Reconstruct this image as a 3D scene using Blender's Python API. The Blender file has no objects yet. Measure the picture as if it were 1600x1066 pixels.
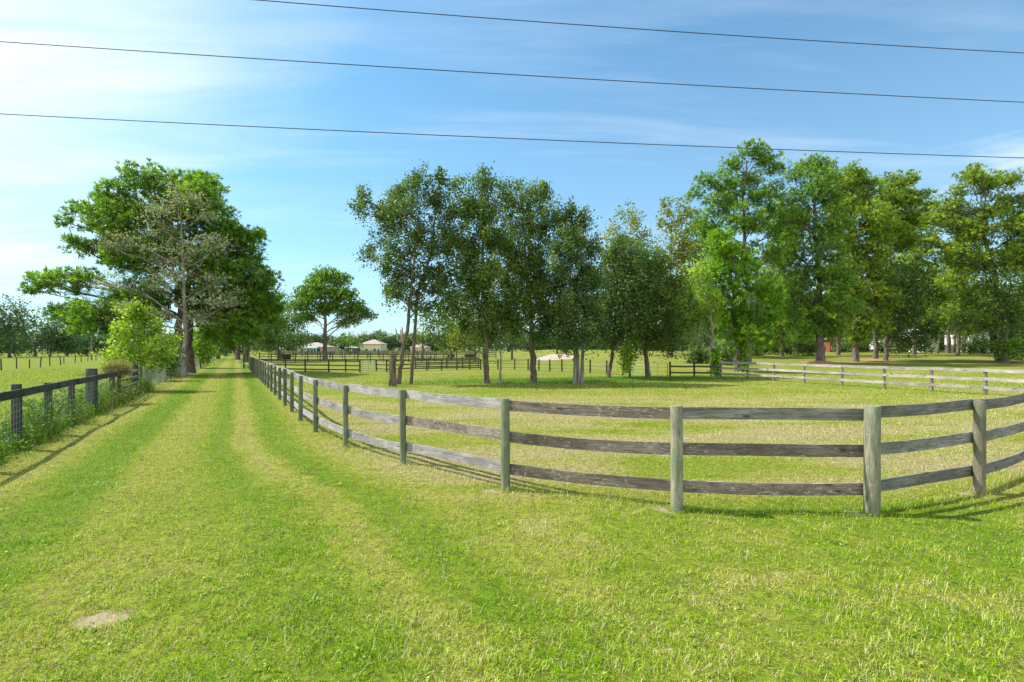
import bpy, math, random
import numpy as np
from mathutils import Vector
random.seed(7)
rng = np.random.default_rng(11)
S = bpy.context.scene
COL = S.collection
HC = 2.1            # camera height above the lawn
F = 800.0           # focal length in photo pixels

# ------------------------------------------------------------------ camera
cd = bpy.data.cameras.new('camera'); cam = bpy.data.objects.new('camera', cd); COL.objects.link(cam)
cam.location = (0, 0, HC); cam.rotation_euler = (math.radians(90), 0, 0)
cd.sensor_width = 36; cd.lens = 18; cd.shift_y = 0.0075; cd.clip_start = 0.05; cd.clip_end = 4000
S.camera = cam

# ------------------------------------------------------------------ sky and sun
SUN_EL = math.radians(51); SUN_AZ = math.radians(77)   # azimuth from straight ahead towards the left
W = bpy.data.worlds.new('World'); S.world = W; W.use_nodes = True
nt = W.node_tree; nt.nodes.clear()
def N(t, kind, **kw):
    n = t.nodes.new(kind)
    for k, v in kw.items(): setattr(n, k, v)
    return n
def M_(t, op, a, b=None, c=None, clamp=False):
    n = t.nodes.new('ShaderNodeMath'); n.operation = op; n.use_clamp = clamp
    for i, v in enumerate((a, b, c)):
        if v is None: continue
        if isinstance(v, (int, float)): n.inputs[i].default_value = v
        else: t.links.new(v, n.inputs[i])
    return n.outputs[0]
def MIX(t, fac, a, b, mode='MIX'):
    n = t.nodes.new('ShaderNodeMix'); n.data_type = 'RGBA'; n.blend_type = mode
    for sock, v in ((n.inputs[0], fac), (n.inputs[6], a), (n.inputs[7], b)):
        if isinstance(v, (int, float)): sock.default_value = v
        elif isinstance(v, tuple): sock.default_value = (*v, 1) if len(v) == 3 else v
        else: t.links.new(v, sock)
    return n.outputs[2]
def RAMP(t, fac, stops, interp='LINEAR'):
    n = t.nodes.new('ShaderNodeValToRGB'); cr = n.color_ramp; cr.interpolation = interp
    while len(cr.elements) < len(stops): cr.elements.new(0.5)
    for e, (p, c) in zip(cr.elements, stops):
        e.position = p; e.color = (c, c, c, 1) if isinstance(c, (int, float)) else (*c, 1)
    t.links.new(fac, n.inputs[0]); return n.outputs[0]
def NOISE(t, vec, scale, detail=3, rough=.55, dist=0):
    n = t.nodes.new('ShaderNodeTexNoise'); n.inputs['Scale'].default_value = scale
    n.inputs['Detail'].default_value = detail; n.inputs['Roughness'].default_value = rough
    n.inputs['Distortion'].default_value = dist
    if vec is not None: t.links.new(vec, n.inputs['Vector'])
    return n.outputs[0]
def MAPV(t, vec, scale=(1, 1, 1), rot=(0, 0, 0), loc=(0, 0, 0)):
    n = t.nodes.new('ShaderNodeMapping'); n.inputs['Scale'].default_value = scale
    n.inputs['Rotation'].default_value = rot; n.inputs['Location'].default_value = loc
    t.links.new(vec, n.inputs[0]); return n.outputs[0]

sky = N(nt, 'ShaderNodeTexSky', sky_type='NISHITA', sun_disc=False, sun_elevation=SUN_EL, sun_rotation=-SUN_AZ)
sky.air_density = 1.0; sky.dust_density = 1.0; sky.ozone_density = 2.2
hs = N(nt, 'ShaderNodeHueSaturation'); hs.inputs['Saturation'].default_value = .86; hs.inputs['Value'].default_value = 1.0
nt.links.new(sky.outputs[0], hs.inputs['Color'])
tc = N(nt, 'ShaderNodeTexCoord'); D = tc.outputs['Generated']
sx = N(nt, 'ShaderNodeSeparateXYZ'); nt.links.new(D, sx.inputs[0])
# thin cirrus veil: streaks on a cloud sheet, denser near the sun, one bank low on the right
inv = M_(nt, 'DIVIDE', 1.0, M_(nt, 'MAXIMUM', M_(nt, 'ADD', sx.outputs[2], .12), .03))
cx = N(nt, 'ShaderNodeCombineXYZ')
nt.links.new(M_(nt, 'MULTIPLY', sx.outputs[0], inv), cx.inputs[0]); nt.links.new(M_(nt, 'MULTIPLY', sx.outputs[1], inv), cx.inputs[1])
cv = cx.outputs[0]
st1 = NOISE(nt, MAPV(nt, cv, (0.55, 1.7, 1), (0, 0, math.radians(-24))), 1.1, 7, .62, .6)
st2 = NOISE(nt, MAPV(nt, cv, (0.5, 2.6, 1), (0, 0, math.radians(-14)), (3.1, 1.7, 0)), .9, 8, .6, .35)
dt = N(nt, 'ShaderNodeVectorMath', operation='DOT_PRODUCT'); nt.links.new(D, dt.inputs[0])
dt.inputs[1].default_value = (-math.sin(math.radians(73)) * math.cos(math.radians(22)), math.cos(math.radians(73)) * math.cos(math.radians(22)), math.sin(math.radians(22)))
near = RAMP(nt, dt.outputs['Value'], [(0.40, 0.0), (0.62, .13), (0.745, .38), (0.83, .76), (.91, 1.0)])
veil = M_(nt, 'MULTIPLY', near, RAMP(nt, st1, [(0.30, .45), (0.66, 1.0)]))
streak = M_(nt, 'MULTIPLY', RAMP(nt, st2, [(0.50, 0), (0.74, .50)]), RAMP(nt, st1, [(0.3, .2), (.7, 1)]))
d2 = N(nt, 'ShaderNodeVectorMath', operation='DOT_PRODUCT'); nt.links.new(D, d2.inputs[0])
v2 = Vector((1.0, 1.0, .40)).normalized(); d2.inputs[1].default_value = v2
# long flat cirrus bank on the right
el = M_(nt, 'DIVIDE', sx.outputs[2], M_(nt, 'MAXIMUM', sx.outputs[1], .05))
tilt = M_(nt, 'DIVIDE', sx.outputs[0], M_(nt, 'MAXIMUM', sx.outputs[1], .05))
line = M_(nt, 'ABSOLUTE', M_(nt, 'SUBTRACT', M_(nt, 'SUBTRACT', el, M_(nt, 'MULTIPLY', tilt, .16)), .205))
bank = M_(nt, 'MULTIPLY', RAMP(nt, line, [(0.0, 1.0), (0.035, .75), (0.085, 0.0)]), RAMP(nt, tilt, [(0.62, 0.0), (.95, 1.0)]))
bank = M_(nt, 'MULTIPLY', bank, RAMP(nt, NOISE(nt, MAPV(nt, D, (4, 4, 22), (0, math.radians(6), 0)), 1.6, 6, .6, .4), [(0.32, .15), (.62, 1)]))
haze_l = RAMP(nt, sx.outputs[2], [(0.0, .55), (0.08, .42), (0.25, .20), (.55, .07)])
mask = M_(nt, 'ADD', M_(nt, 'MAXIMUM', veil, haze_l), M_(nt, 'MULTIPLY', streak, .62), clamp=True)
mask = M_(nt, 'MAXIMUM', mask, M_(nt, 'MULTIPLY', bank, .75), clamp=True)
skyc = MIX(nt, mask, MIX(nt, 1.0, hs.outputs[0], (.31, .86, 1.07), 'MULTIPLY'), (5.9, 6.3, 6.6))
# fill light: broken bright cloud added in the unseen sky behind the camera
back_fill = M_(nt, 'MULTIPLY', RAMP(nt, M_(nt, 'MULTIPLY', sx.outputs[1], -1.0), [(.02, 0), (.35, 1)]), RAMP(nt, NOISE(nt, MAPV(nt, D, (2, 2, 3.5)), 1.5, 5, .6), [(.36, .15), (.52, 1)]))
skyc = MIX(nt, back_fill, skyc, (7.6, 7.7, 7.9))
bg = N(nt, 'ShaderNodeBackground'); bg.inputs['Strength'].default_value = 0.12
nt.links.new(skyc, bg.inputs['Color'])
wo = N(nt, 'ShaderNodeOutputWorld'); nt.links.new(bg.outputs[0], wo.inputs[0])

ld = bpy.data.lights.new('sun', 'SUN'); ld.energy = 4.6; ld.angle = math.radians(.55); ld.color = (1.0, .945, .86)
sun = bpy.data.objects.new('sun', ld); COL.objects.link(sun)
to_sun = Vector((-math.sin(SUN_AZ) * math.cos(SUN_EL), math.cos(SUN_AZ) * math.cos(SUN_EL), math.sin(SUN_EL)))
sun.rotation_euler = to_sun.to_track_quat('Z', 'Y').to_euler(); sun.location = (-20, 5, 30)
S.view_settings.view_transform = 'Standard'; S.view_settings.look = 'None'
S.view_settings.exposure = 0.68; S.view_settings.gamma = 1

# ------------------------------------------------------------------ helpers
def g(x, y):
    """height of the land: flat lawn, a slow rise to the right behind the paddock"""
    a = np.clip((np.asarray(y, float) - 38) / 62, 0, 1); b = np.clip((np.asarray(x, float) - 6 + 0 * a) / 16, 0, 1)
    b = b * b * (3 - 2 * b)
    return 1.4 * a * b
def P(px, py, Y):
    return np.array(((px - 800) / F * Y, Y, HC - (py - 545) / F * Y))
def gy(py): return F * HC / (py - 545)
def gp(px, py):
    Y = gy(py); return np.array(((px - 800) / F * Y, Y, 0.0))
def tag(o, label=None, cat=None, group=None, kind=None):
    if label: o['label'] = label
    if cat: o['category'] = cat
    if group: o['group'] = group
    if kind: o['kind'] = kind
    return o
def empty(name, loc, rz=0):
    o = bpy.data.objects.new(name, None); COL.objects.link(o); o.location = loc; o.rotation_euler = (0, 0, rz)
    o.empty_display_size = .3; return o
def link(name, me, parent=None, loc=(0, 0, 0), rot=(0, 0, 0)):
    o = bpy.data.objects.new(name, me); COL.objects.link(o); o.parent = parent; o.location = loc; o.rotation_euler = rot
    return o
def npmesh(name, V, Fc, mat, tint=None, smooth=False):
    V = np.asarray(V, np.float32); Fc = np.asarray(Fc, np.int32); k = Fc.shape[1]
    me = bpy.data.meshes.new(name)
    me.vertices.add(len(V)); me.vertices.foreach_set('co', V.ravel())
    me.loops.add(Fc.size); me.loops.foreach_set('vertex_index', Fc.ravel())
    me.polygons.add(len(Fc)); me.polygons.foreach_set('loop_start', np.arange(0, Fc.size, k, dtype=np.int32))
    me.polygons.foreach_set('loop_total', np.full(len(Fc), k, np.int32))
    me.polygons.foreach_set('use_smooth', np.full(len(Fc), bool(smooth)))
    if tint is not None:
        at = me.attributes.new('tint', 'FLOAT', 'POINT'); at.data.foreach_set('value', np.asarray(tint, np.float32))
    me.update(calc_edges=True)
    if mat: me.materials.append(mat)
    return me
class MB:
    """collects quads"""
    def __init__(s): s.v = []; s.f = []; s.n = 0
    def add(s, V, Fc):
        s.v.append(np.asarray(V, float)); s.f.append(np.asarray(Fc, int) + s.n); s.n += len(V)
    def box(s, a, b):
        x0, y0, z0 = a; x1, y1, z1 = b
        V = [(x0, y0, z0), (x1, y0, z0), (x1, y1, z0), (x0, y1, z0), (x0, y0, z1), (x1, y0, z1), (x1, y1, z1), (x0, y1, z1)]
        s.add(V, [(0, 3, 2, 1), (4, 5, 6, 7), (0, 1, 5, 4), (1, 2, 6, 5), (2, 3, 7, 6), (3, 0, 4, 7)]); return s
    def tube(s, pts, rad, seg=6, wob=0.0, cap=True):
        pts = np.asarray(pts, float); n = len(pts); rad = np.broadcast_to(np.asarray(rad, float), (n,))
        t = np.gradient(pts, axis=0); t /= np.linalg.norm(t, axis=1)[:, None] + 1e-9
        ref = np.array([0, 0, 1.]) if abs(t[0][2]) < .9 else np.array([1., 0, 0])
        u = np.cross(t, ref); u /= np.linalg.norm(u, axis=1)[:, None] + 1e-9; w = np.cross(t, u)
        an = np.linspace(0, 2 * math.pi, seg, endpoint=False)
        r = rad[:, None] * (1 + wob * rng.normal(size=(n, seg)))
        V = pts[:, None, :] + r[:, :, None] * (np.cos(an)[None, :, None] * u[:, None, :] + np.sin(an)[None, :, None] * w[:, None, :])
        i = np.arange(n - 1)[:, None] * seg; j = np.arange(seg)[None, :]; j2 = (j + 1) % seg
        Fc = np.stack([i + j, i + j2, i + seg + j2, i + seg + j], -1).reshape(-1, 4)
        s.add(V.reshape(-1, 3), Fc)
        if cap:
            c = pts[-1]; base = V[-1]
            Vc = np.vstack([base, c[None]]); q = [(k, (k + 1) % seg, seg, seg) for k in range(seg)]
            s.v.append(Vc); s.f.append(np.array([(k, (k + 1) % seg, (k + 1) % seg, seg) for k in range(0)] or np.zeros((0, 4), int)) + 0)
            s.f[-1] = np.zeros((0, 4), int); s.v.pop(); s.f.pop()
            if seg == 6: s.add(base, [(0, 1, 2, 3), (0, 3, 4, 5)])
            elif seg == 4: s.add(base, [(0, 1, 2, 3)])
            elif seg == 8: s.add(base, [(0, 1, 2, 3), (0, 3, 4, 7), (4, 5, 6, 7)])
            elif seg == 12: s.add(base, [(0, 1, 2, 3), (0, 3, 4, 11), (4, 5, 10, 11), (5, 6, 9, 10), (6, 7, 8, 9)])
        return s
    def mesh(s, name, mat, smooth=False):
        return npmesh(name, np.vstack(s.v), np.vstack(s.f), mat, smooth=smooth)
    def build(s, name, mat, parent=None, smooth=False, loc=(0, 0, 0), rot=(0, 0, 0)):
        return link(name, s.mesh(name, mat, smooth), parent, loc, rot)

# ------------------------------------------------------------------ materials
def newmat(name):
    m = bpy.data.materials.new(name); m.use_nodes = True; t = m.node_tree; t.nodes.clear()
    o = t.nodes.new('ShaderNodeOutputMaterial'); return m, t, o
def princ(t, o, col, rough=.8, spec=.2, bump=None, bstr=.3, bdist=.02, metal=0):
    b = t.nodes.new('ShaderNodeBsdfPrincipled')
    if isinstance(col, tuple): b.inputs['Base Color'].default_value = (*col, 1)
    else: t.links.new(col, b.inputs['Base Color'])
    if isinstance(rough, (int, float)): b.inputs['Roughness'].default_value = rough
    else: t.links.new(rough, b.inputs['Roughness'])
    b.inputs['Specular IOR Level'].default_value = spec; b.inputs['Metallic'].default_value = metal
    if bump is not None:
        bn = t.nodes.new('ShaderNodeBump'); bn.inputs['Strength'].default_value = bstr; bn.inputs['Distance'].default_value = bdist
        t.links.new(bump, bn.inputs['Height']); t.links.new(bn.outputs[0], b.inputs['Normal'])
    t.links.new(b.outputs[0], o.inputs[0]); return b
def plain(name, c, rough=.7, var=.25, scale=3, spec=.3, metal=0):
    m, t, o = newmat(name); tcn = t.nodes.new('ShaderNodeTexCoord')
    n = NOISE(t, tcn.outputs['Object'], scale, 5, .6)
    col = MIX(t, n, tuple(x * (1 - var) for x in c), tuple(min(1, x * (1 + var)) for x in c))
    princ(t, o, col, rough, spec, metal=metal); return m

def turf_group():
    t = bpy.data.node_groups.new('turf_colour', 'ShaderNodeTree')
    t.interface.new_socket('Color', in_out='OUTPUT', socket_type='NodeSocketColor')
    t.interface.new_socket('Dry', in_out='OUTPUT', socket_type='NodeSocketFloat')
    out = t.nodes.new('NodeGroupOutput')
    ge = t.nodes.new('ShaderNodeNewGeometry'); Pn = ge.outputs['Position']
    s = t.nodes.new('ShaderNodeSeparateXYZ'); t.links.new(Pn, s.inputs[0]); X, Y = s.outputs[0], s.outputs[1]
    flat = t.nodes.new('ShaderNodeCombineXYZ'); t.links.new(X, flat.inputs[0]); t.links.new(Y, flat.inputs[1]); V = flat.outputs[0]
    u = M_(t, 'MULTIPLY_ADD', Y, .54, X)
    # the wheel tracks swing to the right close to the camera
    bend = M_(t, 'MULTIPLY', RAMP(t, M_(t, 'DIVIDE', Y, 14), [(0.2, 1.25), (0.5, 1.0), (.66, .42), (.8, 0.0)]), RAMP(t, M_(t, 'MULTIPLY_ADD', u, .25, .5), [(.2, 0), (.75, 1)]))
    wob = M_(t, 'ADD', M_(t, 'MULTIPLY_ADD', NOISE(t, V, .28, 2), .6, -.3), M_(t, 'MULTIPLY_ADD', NOISE(t, V, 2.2, 3), .8, -.4))
    un = M_(t, 'ADD', M_(t, 'SUBTRACT', u, bend), wob)
    k = M_(t, 'DIVIDE', M_(t, 'ADD', un, 5.0), 8.0)         # u -5..3 -> 0..1
    def us(v): return (v + 5) / 8
    stripe = RAMP(t, k, [(us(-4.6), .55), (us(-3.3), .62), (us(-2.75), .0), (us(-2.1), .0), (us(-1.7), .55), (us(-1.15), .50), (us(-.75), .30), (us(-.35), .0), (us(-.1), .15), (us(.08), .58), (us(.42), .62), (us(.75), .0), (us(1.15), .0), (us(1.75), .50), (us(2.4), .5)])
    inlane = M_(t, 'MULTIPLY', RAMP(t, k, [(us(-4.7), 0), (us(-4.5), 1), (us(1.6), 1), (us(2.6), 0)]), RAMP(t, M_(t, 'DIVIDE', Y, 14), [(.22, .35), (.6, .95)]))
    n1 = NOISE(t, V, .22, 5, .6, .3); n2 = NOISE(t, V, 1.3, 5, .62, .4); n3 = NOISE(t, V, 7, 4, .6)
    nb = M_(t, 'ADD', M_(t, 'MULTIPLY', n1, .55), M_(t, 'MULTIPLY', n2, .45))
    # inside the paddock the cut hay lies in pale drifts
    pad = NOISE(t, MAPV(t, V, (.35, 1.1, 1), (0, 0, math.radians(8))), .55, 5, .6, .5)
    inpad = M_(t, 'MULTIPLY', RAMP(t, M_(t, 'DIVIDE', Y, 40), [(.17, 0), (.20, 1), (.50, 1), (.62, .25), (1, .25)]), RAMP(t, M_(t, 'MULTIPLY_ADD', u, .1, 0), [(.15, 0), (.32, 1)]))
    dry0 = RAMP(t, nb, [(.38, .04), (.51, .34), (.63, .72)])
    dry = M_(t, 'MULTIPLY', dry0, M_(t, 'SUBTRACT', 1.0, M_(t, 'MULTIPLY', inlane, .8)))
    dry = M_(t, 'ADD', dry, M_(t, 'MULTIPLY', M_(t, 'MULTIPLY', inlane, .85), stripe))
    dryp = RAMP(t, pad, [(.36, .30), (.48, .70), (.60, 1.0)])
    dn = t.nodes.new('ShaderNodeMix'); t.links.new(inpad, dn.inputs[0]); t.links.new(dry, dn.inputs[2]); t.links.new(dryp, dn.inputs[3]); dry = dn.outputs[0]
    dry = M_(t, 'ADD', dry, M_(t, 'MULTIPLY', M_(t, 'SUBTRACT', n3, .5), .55), clamp=True)
    field = RAMP(t, M_(t, 'MULTIPLY_ADD', u, .1, 1.0), [(.48, 1), (.53, 0)])       # pasture left of the wire fence
    lush = RAMP(t, dry, [(0, (.14, .29, .004)), (.26, (.24, .36, .010)), (.5, (.36, .40, .045)), (.75, (.46, .44, .14)), (1, (.52, .44, .22))])
    fcol = MIX(t, n2, (.19, .31, .005), (.32, .41, .012))
    col = MIX(t, field, lush, fcol)
    thatch = M_(t, 'MULTIPLY', RAMP(t, NOISE(t, V, 3.2, 5, .7, .6), [(.60, 0), (.70, .75)]), RAMP(t, n1, [(.40, .25), (.55, 1)]))
    thatch = M_(t, 'MULTIPLY', thatch, M_(t, 'SUBTRACT', 1.0, field))
    col = MIX(t, thatch, col, (.40, .31, .17))
    t.links.new(col, out.inputs[0]); t.links.new(dry, out.inputs[1])
    return t
TURF = turf_group()
def use_turf(t):
    n = t.nodes.new('ShaderNodeGroup'); n.node_tree = TURF; return n.outputs[0], n.outputs[1]

m, t, o = newmat('lawn_soil'); tcol, tdry = use_turf(t)
ge = t.nodes.new('ShaderNodeNewGeometry'); V = ge.outputs['Position']
fine = NOISE(t, V, 34, 4, .7); mid = NOISE(t, V, 9, 4, .65)
clod_shade = M_(t, 'ADD', M_(t, 'MULTIPLY', fine, .6), M_(t, 'MULTIPLY', mid, .4))
dark = MIX(t, RAMP(t, clod_shade, [(.38, .95), (.60, .30)]), tcol, (.075, .070, .020))  # dark soil mottle, puts the shade between blades into the colour
# bare sandy spots
def spot(cx_, cy_, rx, ry, ang=0):
    vm = MAPV(t, V, (1 / rx, 1 / ry, 0), (0, 0, 0), (-cx_ / rx, -cy_ / ry, 0))
    ln = t.nodes.new('ShaderNodeVectorMath'); ln.operation = 'LENGTH'; t.links.new(vm, ln.inputs[0])
    w = M_(t, 'ADD', ln.outputs['Value'], M_(t, 'MULTIPLY_ADD', NOISE(t, V, 8, 6, .7), 2.2, -1.1))
    return RAMP(t, M_(t, 'MULTIPLY', w, .5), [(.30, 1), (.62, 0)])
SAND = [(-3.2, 4.0, .20, .13)]
POSTS_NEAR = [(4.57, 6.55), (2.15, 6.7), (6.85, 7.45), (-.1, 7.6), (-1.95, 9.3), (-3.55, 10.9)]
sand = None
for q in SAND + [(x - .12, y - .02, .22, .13) for x, y in POSTS_NEAR]:
    v = spot(*q); sand = v if sand is None else M_(t, 'MAXIMUM', sand, v)
farm = t.nodes.new('ShaderNodeSeparateXYZ'); t.links.new(V, farm.inputs[0])
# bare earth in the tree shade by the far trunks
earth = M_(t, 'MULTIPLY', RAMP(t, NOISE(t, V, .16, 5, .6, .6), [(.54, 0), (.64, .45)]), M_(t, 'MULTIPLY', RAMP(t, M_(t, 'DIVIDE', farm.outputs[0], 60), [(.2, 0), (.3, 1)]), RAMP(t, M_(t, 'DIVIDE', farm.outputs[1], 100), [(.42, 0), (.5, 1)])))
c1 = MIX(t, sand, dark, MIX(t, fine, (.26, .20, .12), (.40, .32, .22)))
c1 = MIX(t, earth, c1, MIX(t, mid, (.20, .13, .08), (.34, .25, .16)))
princ(t, o, c1, .95, .1, clod_shade, .8, .05)
LAWN = m

def blade_mat(name, mode='turf'):
    m, t, o = newmat(name)
    at = t.nodes.new('ShaderNodeAttribute'); at.attribute_name = 'tint'; a = at.outputs['Fac']
    if mode == 'turf':
        tcol, tdry = use_turf(t)
        bright = RAMP(t, a, [(0, .45), (.55, 1.0), (1, 1.9)])
        col = MIX(t, 1.0, tcol, bright, 'MULTIPLY')
        straw = RAMP(t, M_(t, 'ADD', M_(t, 'FRACT', M_(t, 'MULTIPLY', a, 37.7)), M_(t, 'MULTIPLY', tdry, .60)), [(.93, 0), (1.03, .9)])
        col = MIX(t, straw, col, (.66, .59, .36))
        greenish = RAMP(t, M_(t, 'FRACT', M_(t, 'MULTIPLY', a, 91.3)), [(.72, 0), (.8, .6)])
        col = MIX(t, greenish, col, (.12, .30, .012))
    else:
        col = RAMP(t, a, mode)
    d = t.nodes.new('ShaderNodeBsdfPrincipled'); t.links.new(col, d.inputs['Base Color']); d.inputs['Roughness'].default_value = .55; d.inputs['Specular IOR Level'].default_value = .15
    tr = t.nodes.new('ShaderNodeBsdfTranslucent'); t.links.new(MIX(t, 1.0, col, (1.15, 1.2, .45), 'MULTIPLY'), tr.inputs[0])
    mx = t.nodes.new('ShaderNodeMixShader'); mx.inputs[0].default_value = .30
    t.links.new(d.outputs[0], mx.inputs[1]); t.links.new(tr.outputs[0], mx.inputs[2]); t.links.new(mx.outputs[0], o.inputs[0])
    return m
GRASS = blade_mat('grass_blades')
WEEDM = blade_mat('weed_leaves', [(0, (.04, .10, .012)), (.35, (.10, .22, .02)), (.7, (.20, .30, .035)), (.86, (.30, .32, .09)), (1, (.42, .36, .19))])

def leaf_mat(name, stops, trans=.35, rough=.45, spec=.35):
    m, t, o = newmat(name)
    at = t.nodes.new('ShaderNodeAttribute'); at.attribute_name = 'tint'
    col = RAMP(t, at.outputs['Fac'], stops)
    d = t.nodes.new('ShaderNodeBsdfPrincipled'); t.links.new(col, d.inputs['Base Color']); d.inputs['Roughness'].default_value = rough; d.inputs['Specular IOR Level'].default_value = spec
    tr = t.nodes.new('ShaderNodeBsdfTranslucent'); t.links.new(MIX(t, 1.0, col, (1.3, 1.55, .6), 'MULTIPLY'), tr.inputs[0])
    mx = t.nodes.new('ShaderNodeMixShader'); mx.inputs[0].default_value = trans
    t.links.new(d.outputs[0], mx.inputs[1]); t.links.new(tr.outputs[0], mx.inputs[2]); t.links.new(mx.outputs[0], o.inputs[0])
    return m
OAK = leaf_mat('oak_leaves', [(0, (.04, .078, .026)), (.5, (.10, .165, .05)), (1, (.27, .34, .12))], .40, .5, .25)
OAKY = leaf_mat('olive_oak_leaves', [(0, (.05, .092, .024)), (.5, (.115, .185, .038)), (1, (.30, .36, .075))], .40, .5, .25)
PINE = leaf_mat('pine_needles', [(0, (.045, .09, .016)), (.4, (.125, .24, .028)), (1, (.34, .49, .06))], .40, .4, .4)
PINEY = leaf_mat('yellowish_pine_needles', [(0, (.06, .10, .016)), (.4, (.18, .27, .030)), (1, (.46, .53, .07))], .40, .4, .4)  # yellower, brighter needle tones than PINE
YEL = leaf_mat('yellowing_leaves', [(0, (.09, .15, .02)), (.5, (.22, .25, .03)), (1, (.42, .33, .05))], .4)
LIME = leaf_mat('bright_vine_leaves', [(0, (.05, .12, .016)), (.45, (.16, .31, .024)), (1, (.42, .56, .06))], .45)
BUSH = leaf_mat('yellow_green_leaves', [(0, (.07, .15, .015)), (.45, (.20, .31, .028)), (1, (.52, .57, .09))], .42)
FARL = leaf_mat('haze_tinted_leaves', [(0, (.045, .09, .045)), (.5, (.085, .155, .062)), (1, (.17, .24, .085))], .25)  # blue-green shift puts distance haze into the leaf colour
MOSSY = leaf_mat('lichened_twigs', [(0, (.17, .19, .12)), (.4, (.38, .38, .29)), (.68, (.52, .44, .37)), (.82, (.24, .33, .09)), (1, (.17, .29, .05))], .2, .8, .1)
MOSS = leaf_mat('spanish_moss', [(0, (.12, .15, .10)), (1, (.27, .31, .22))], .35, .9, .05)
DRYB = leaf_mat('dead_brush', [(0, (.16, .11, .06)), (.6, (.38, .30, .17)), (1, (.30, .36, .08))], .2, .8, .1)

def bark(name, a, b, sc=1.0):
    m, t, o = newmat(name); tcn = t.nodes.new('ShaderNodeTexCoord'); V = tcn.outputs['Object']
    n = NOISE(t, MAPV(t, V, (1, 1, .16)), 9 * sc, 6, .65, .5); n2 = NOISE(t, V, 1.3, 3)
    col = MIX(t, RAMP(t, n, [(.35, 0), (.62, 1)]), a, b)
    col = MIX(t, RAMP(t, n2, [(.45, 0), (.7, .45)]), col, tuple(x * .7 + .03 for x in b))
    princ(t, o, col, .92, .1, n, .9, .05); return m
BARK = bark('grey_brown_bark', (.055, .043, .033), (.20, .165, .13))
BARKP = bark('pine_bark', (.06, .045, .036), (.215, .175, .14), .7)
BARKL = bark('pale_lichened_bark', (.15, .13, .11), (.36, .33, .28))

def wood(name, pale, darkc, green=0.0, fleck=.0, knots=.35, axis='x'):
    m, t, o = newmat(name); tcn = t.nodes.new('ShaderNodeTexCoord'); V = tcn.outputs['Object']
    oi = t.nodes.new('ShaderNodeObjectInfo')
    off = t.nodes.new('ShaderNodeVectorMath'); off.operation = 'SCALE'; off.inputs[0].default_value = (13, 7, 5); t.links.new(oi.outputs['Random'], off.inputs['Scale'])
    ad = t.nodes.new('ShaderNodeVectorMath'); ad.operation = 'ADD'; t.links.new(V, ad.inputs[0]); t.links.new(off.outputs[0], ad.inputs[1]); V = ad.outputs[0]
    scl = (.09, 1, 1) if axis == 'x' else (1, 1, .10)
    grain = NOISE(t, MAPV(t, V, scl), 55, 7, .68, 1.6); blot = NOISE(t, MAPV(t, V, tuple(.3 + .7 * q for q in scl)), 4.5, 5, .6, .4)
    wave = NOISE(t, MAPV(t, V, scl), 16, 3, .5, 2.5)
    f = M_(t, 'ADD', M_(t, 'MULTIPLY', grain, .55), M_(t, 'MULTIPLY', wave, .45))
    col = MIX(t, RAMP(t, f, [(.40, 0), (.58, 1)]), darkc, pale)
    col = MIX(t, RAMP(t, blot, [(.40, .55), (.62, 0)]), col, tuple(q * .55 for q in darkc))
    vo = t.nodes.new('ShaderNodeTexVoronoi'); vo.inputs['Scale'].default_value = 2.3
    t.links.new(MAPV(t, V, (.8, 3.2, 3.2) if axis == 'x' else (3.0, 3.0, .8)), vo.inputs['Vector'])
    kn = RAMP(t, vo.outputs['Distance'], [(.07, knots * 2), (.13, knots * .6), (.2, 0)])
    col = MIX(t, kn, col, (.03, .024, .018))
    if green:
        gn = NOISE(t, MAPV(t, V, (1, 1, .35)), 5, 5, .65, .6)
        col = MIX(t, RAMP(t, gn, [(.40, 0), (.64, green)]), col, (.135, .185, .105))
    if fleck:
        fn = NOISE(t, MAPV(t, V, (.35, 1, 1)), 40, 3, .6, .6); fm = NOISE(t, V, 3, 3)
        col = MIX(t, M_(t, 'MULTIPLY', RAMP(t, fn, [(.58, 0), (.61, fleck)]), RAMP(t, fm, [(.40, 0), (.52, 1)])), col, (.46, .43, .36))
    ct = RAMP(t, oi.outputs['Random'], [(0, .78), (1, 1.22)])
    col = MIX(t, 1.0, col, ct, 'MULTIPLY')
    princ(t, o, col, .85, .2, f, .7, .008); return m
BOARD = wood('weathered_board', (.50, .48, .475), (.24, .225, .22), 0, .0)
BOARDF = wood('flecked_dark_board', (.33, .28, .24), (.14, .115, .095), 0, .8)
BOARDD = wood('dark_weathered_board', (.32, .315, .29), (.12, .12, .11), .18, .15, .6)
BOARDP = wood('pale_bleached_board', (.52, .485, .44), (.30, .275, .25), 0, 0, .5)
POSTG = wood('greened_round_post', (.42, .39, .30), (.16, .15, .10), .9, .25, .4, 'z')
POSTG2 = wood('green_treated_post', (.25, .27, .19), (.11, .125, .08), .75, .0, .2, 'z')
POSTW = wood('worn_tan_post', (.42, .38, .30), (.20, .17, .12), .55, .2, .5, 'z')
BLACK = wood('black_stained_wood', (.085, .085, .085), (.030, .030, .032), .25, .05, .1)
BLACKP = wood('black_stained_post', (.08, .08, .08), (.026, .026, .028), .25, .05, .1, 'z')
BROWN = wood('brown_board', (.19, .165, .13), (.08, .068, .056), .1, 0, .2)
BROWNP = wood('brown_post', (.12, .10, .08), (.045, .04, .032), .1, 0, .2, 'z')
GREYP = wood('grey_fence_post', (.30, .28, .25), (.13, .12, .105), .1, 0, .2, 'z')
WIRE = plain('galvanised_wire', (.42, .44, .43), .45, .2, 5, .5, .6)
CABLE = plain('black_cable', (.045, .05, .055), .6, .2)
GATEM = plain('pale_green_gate_paint', (.30, .40, .34), .5, .15)

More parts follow.
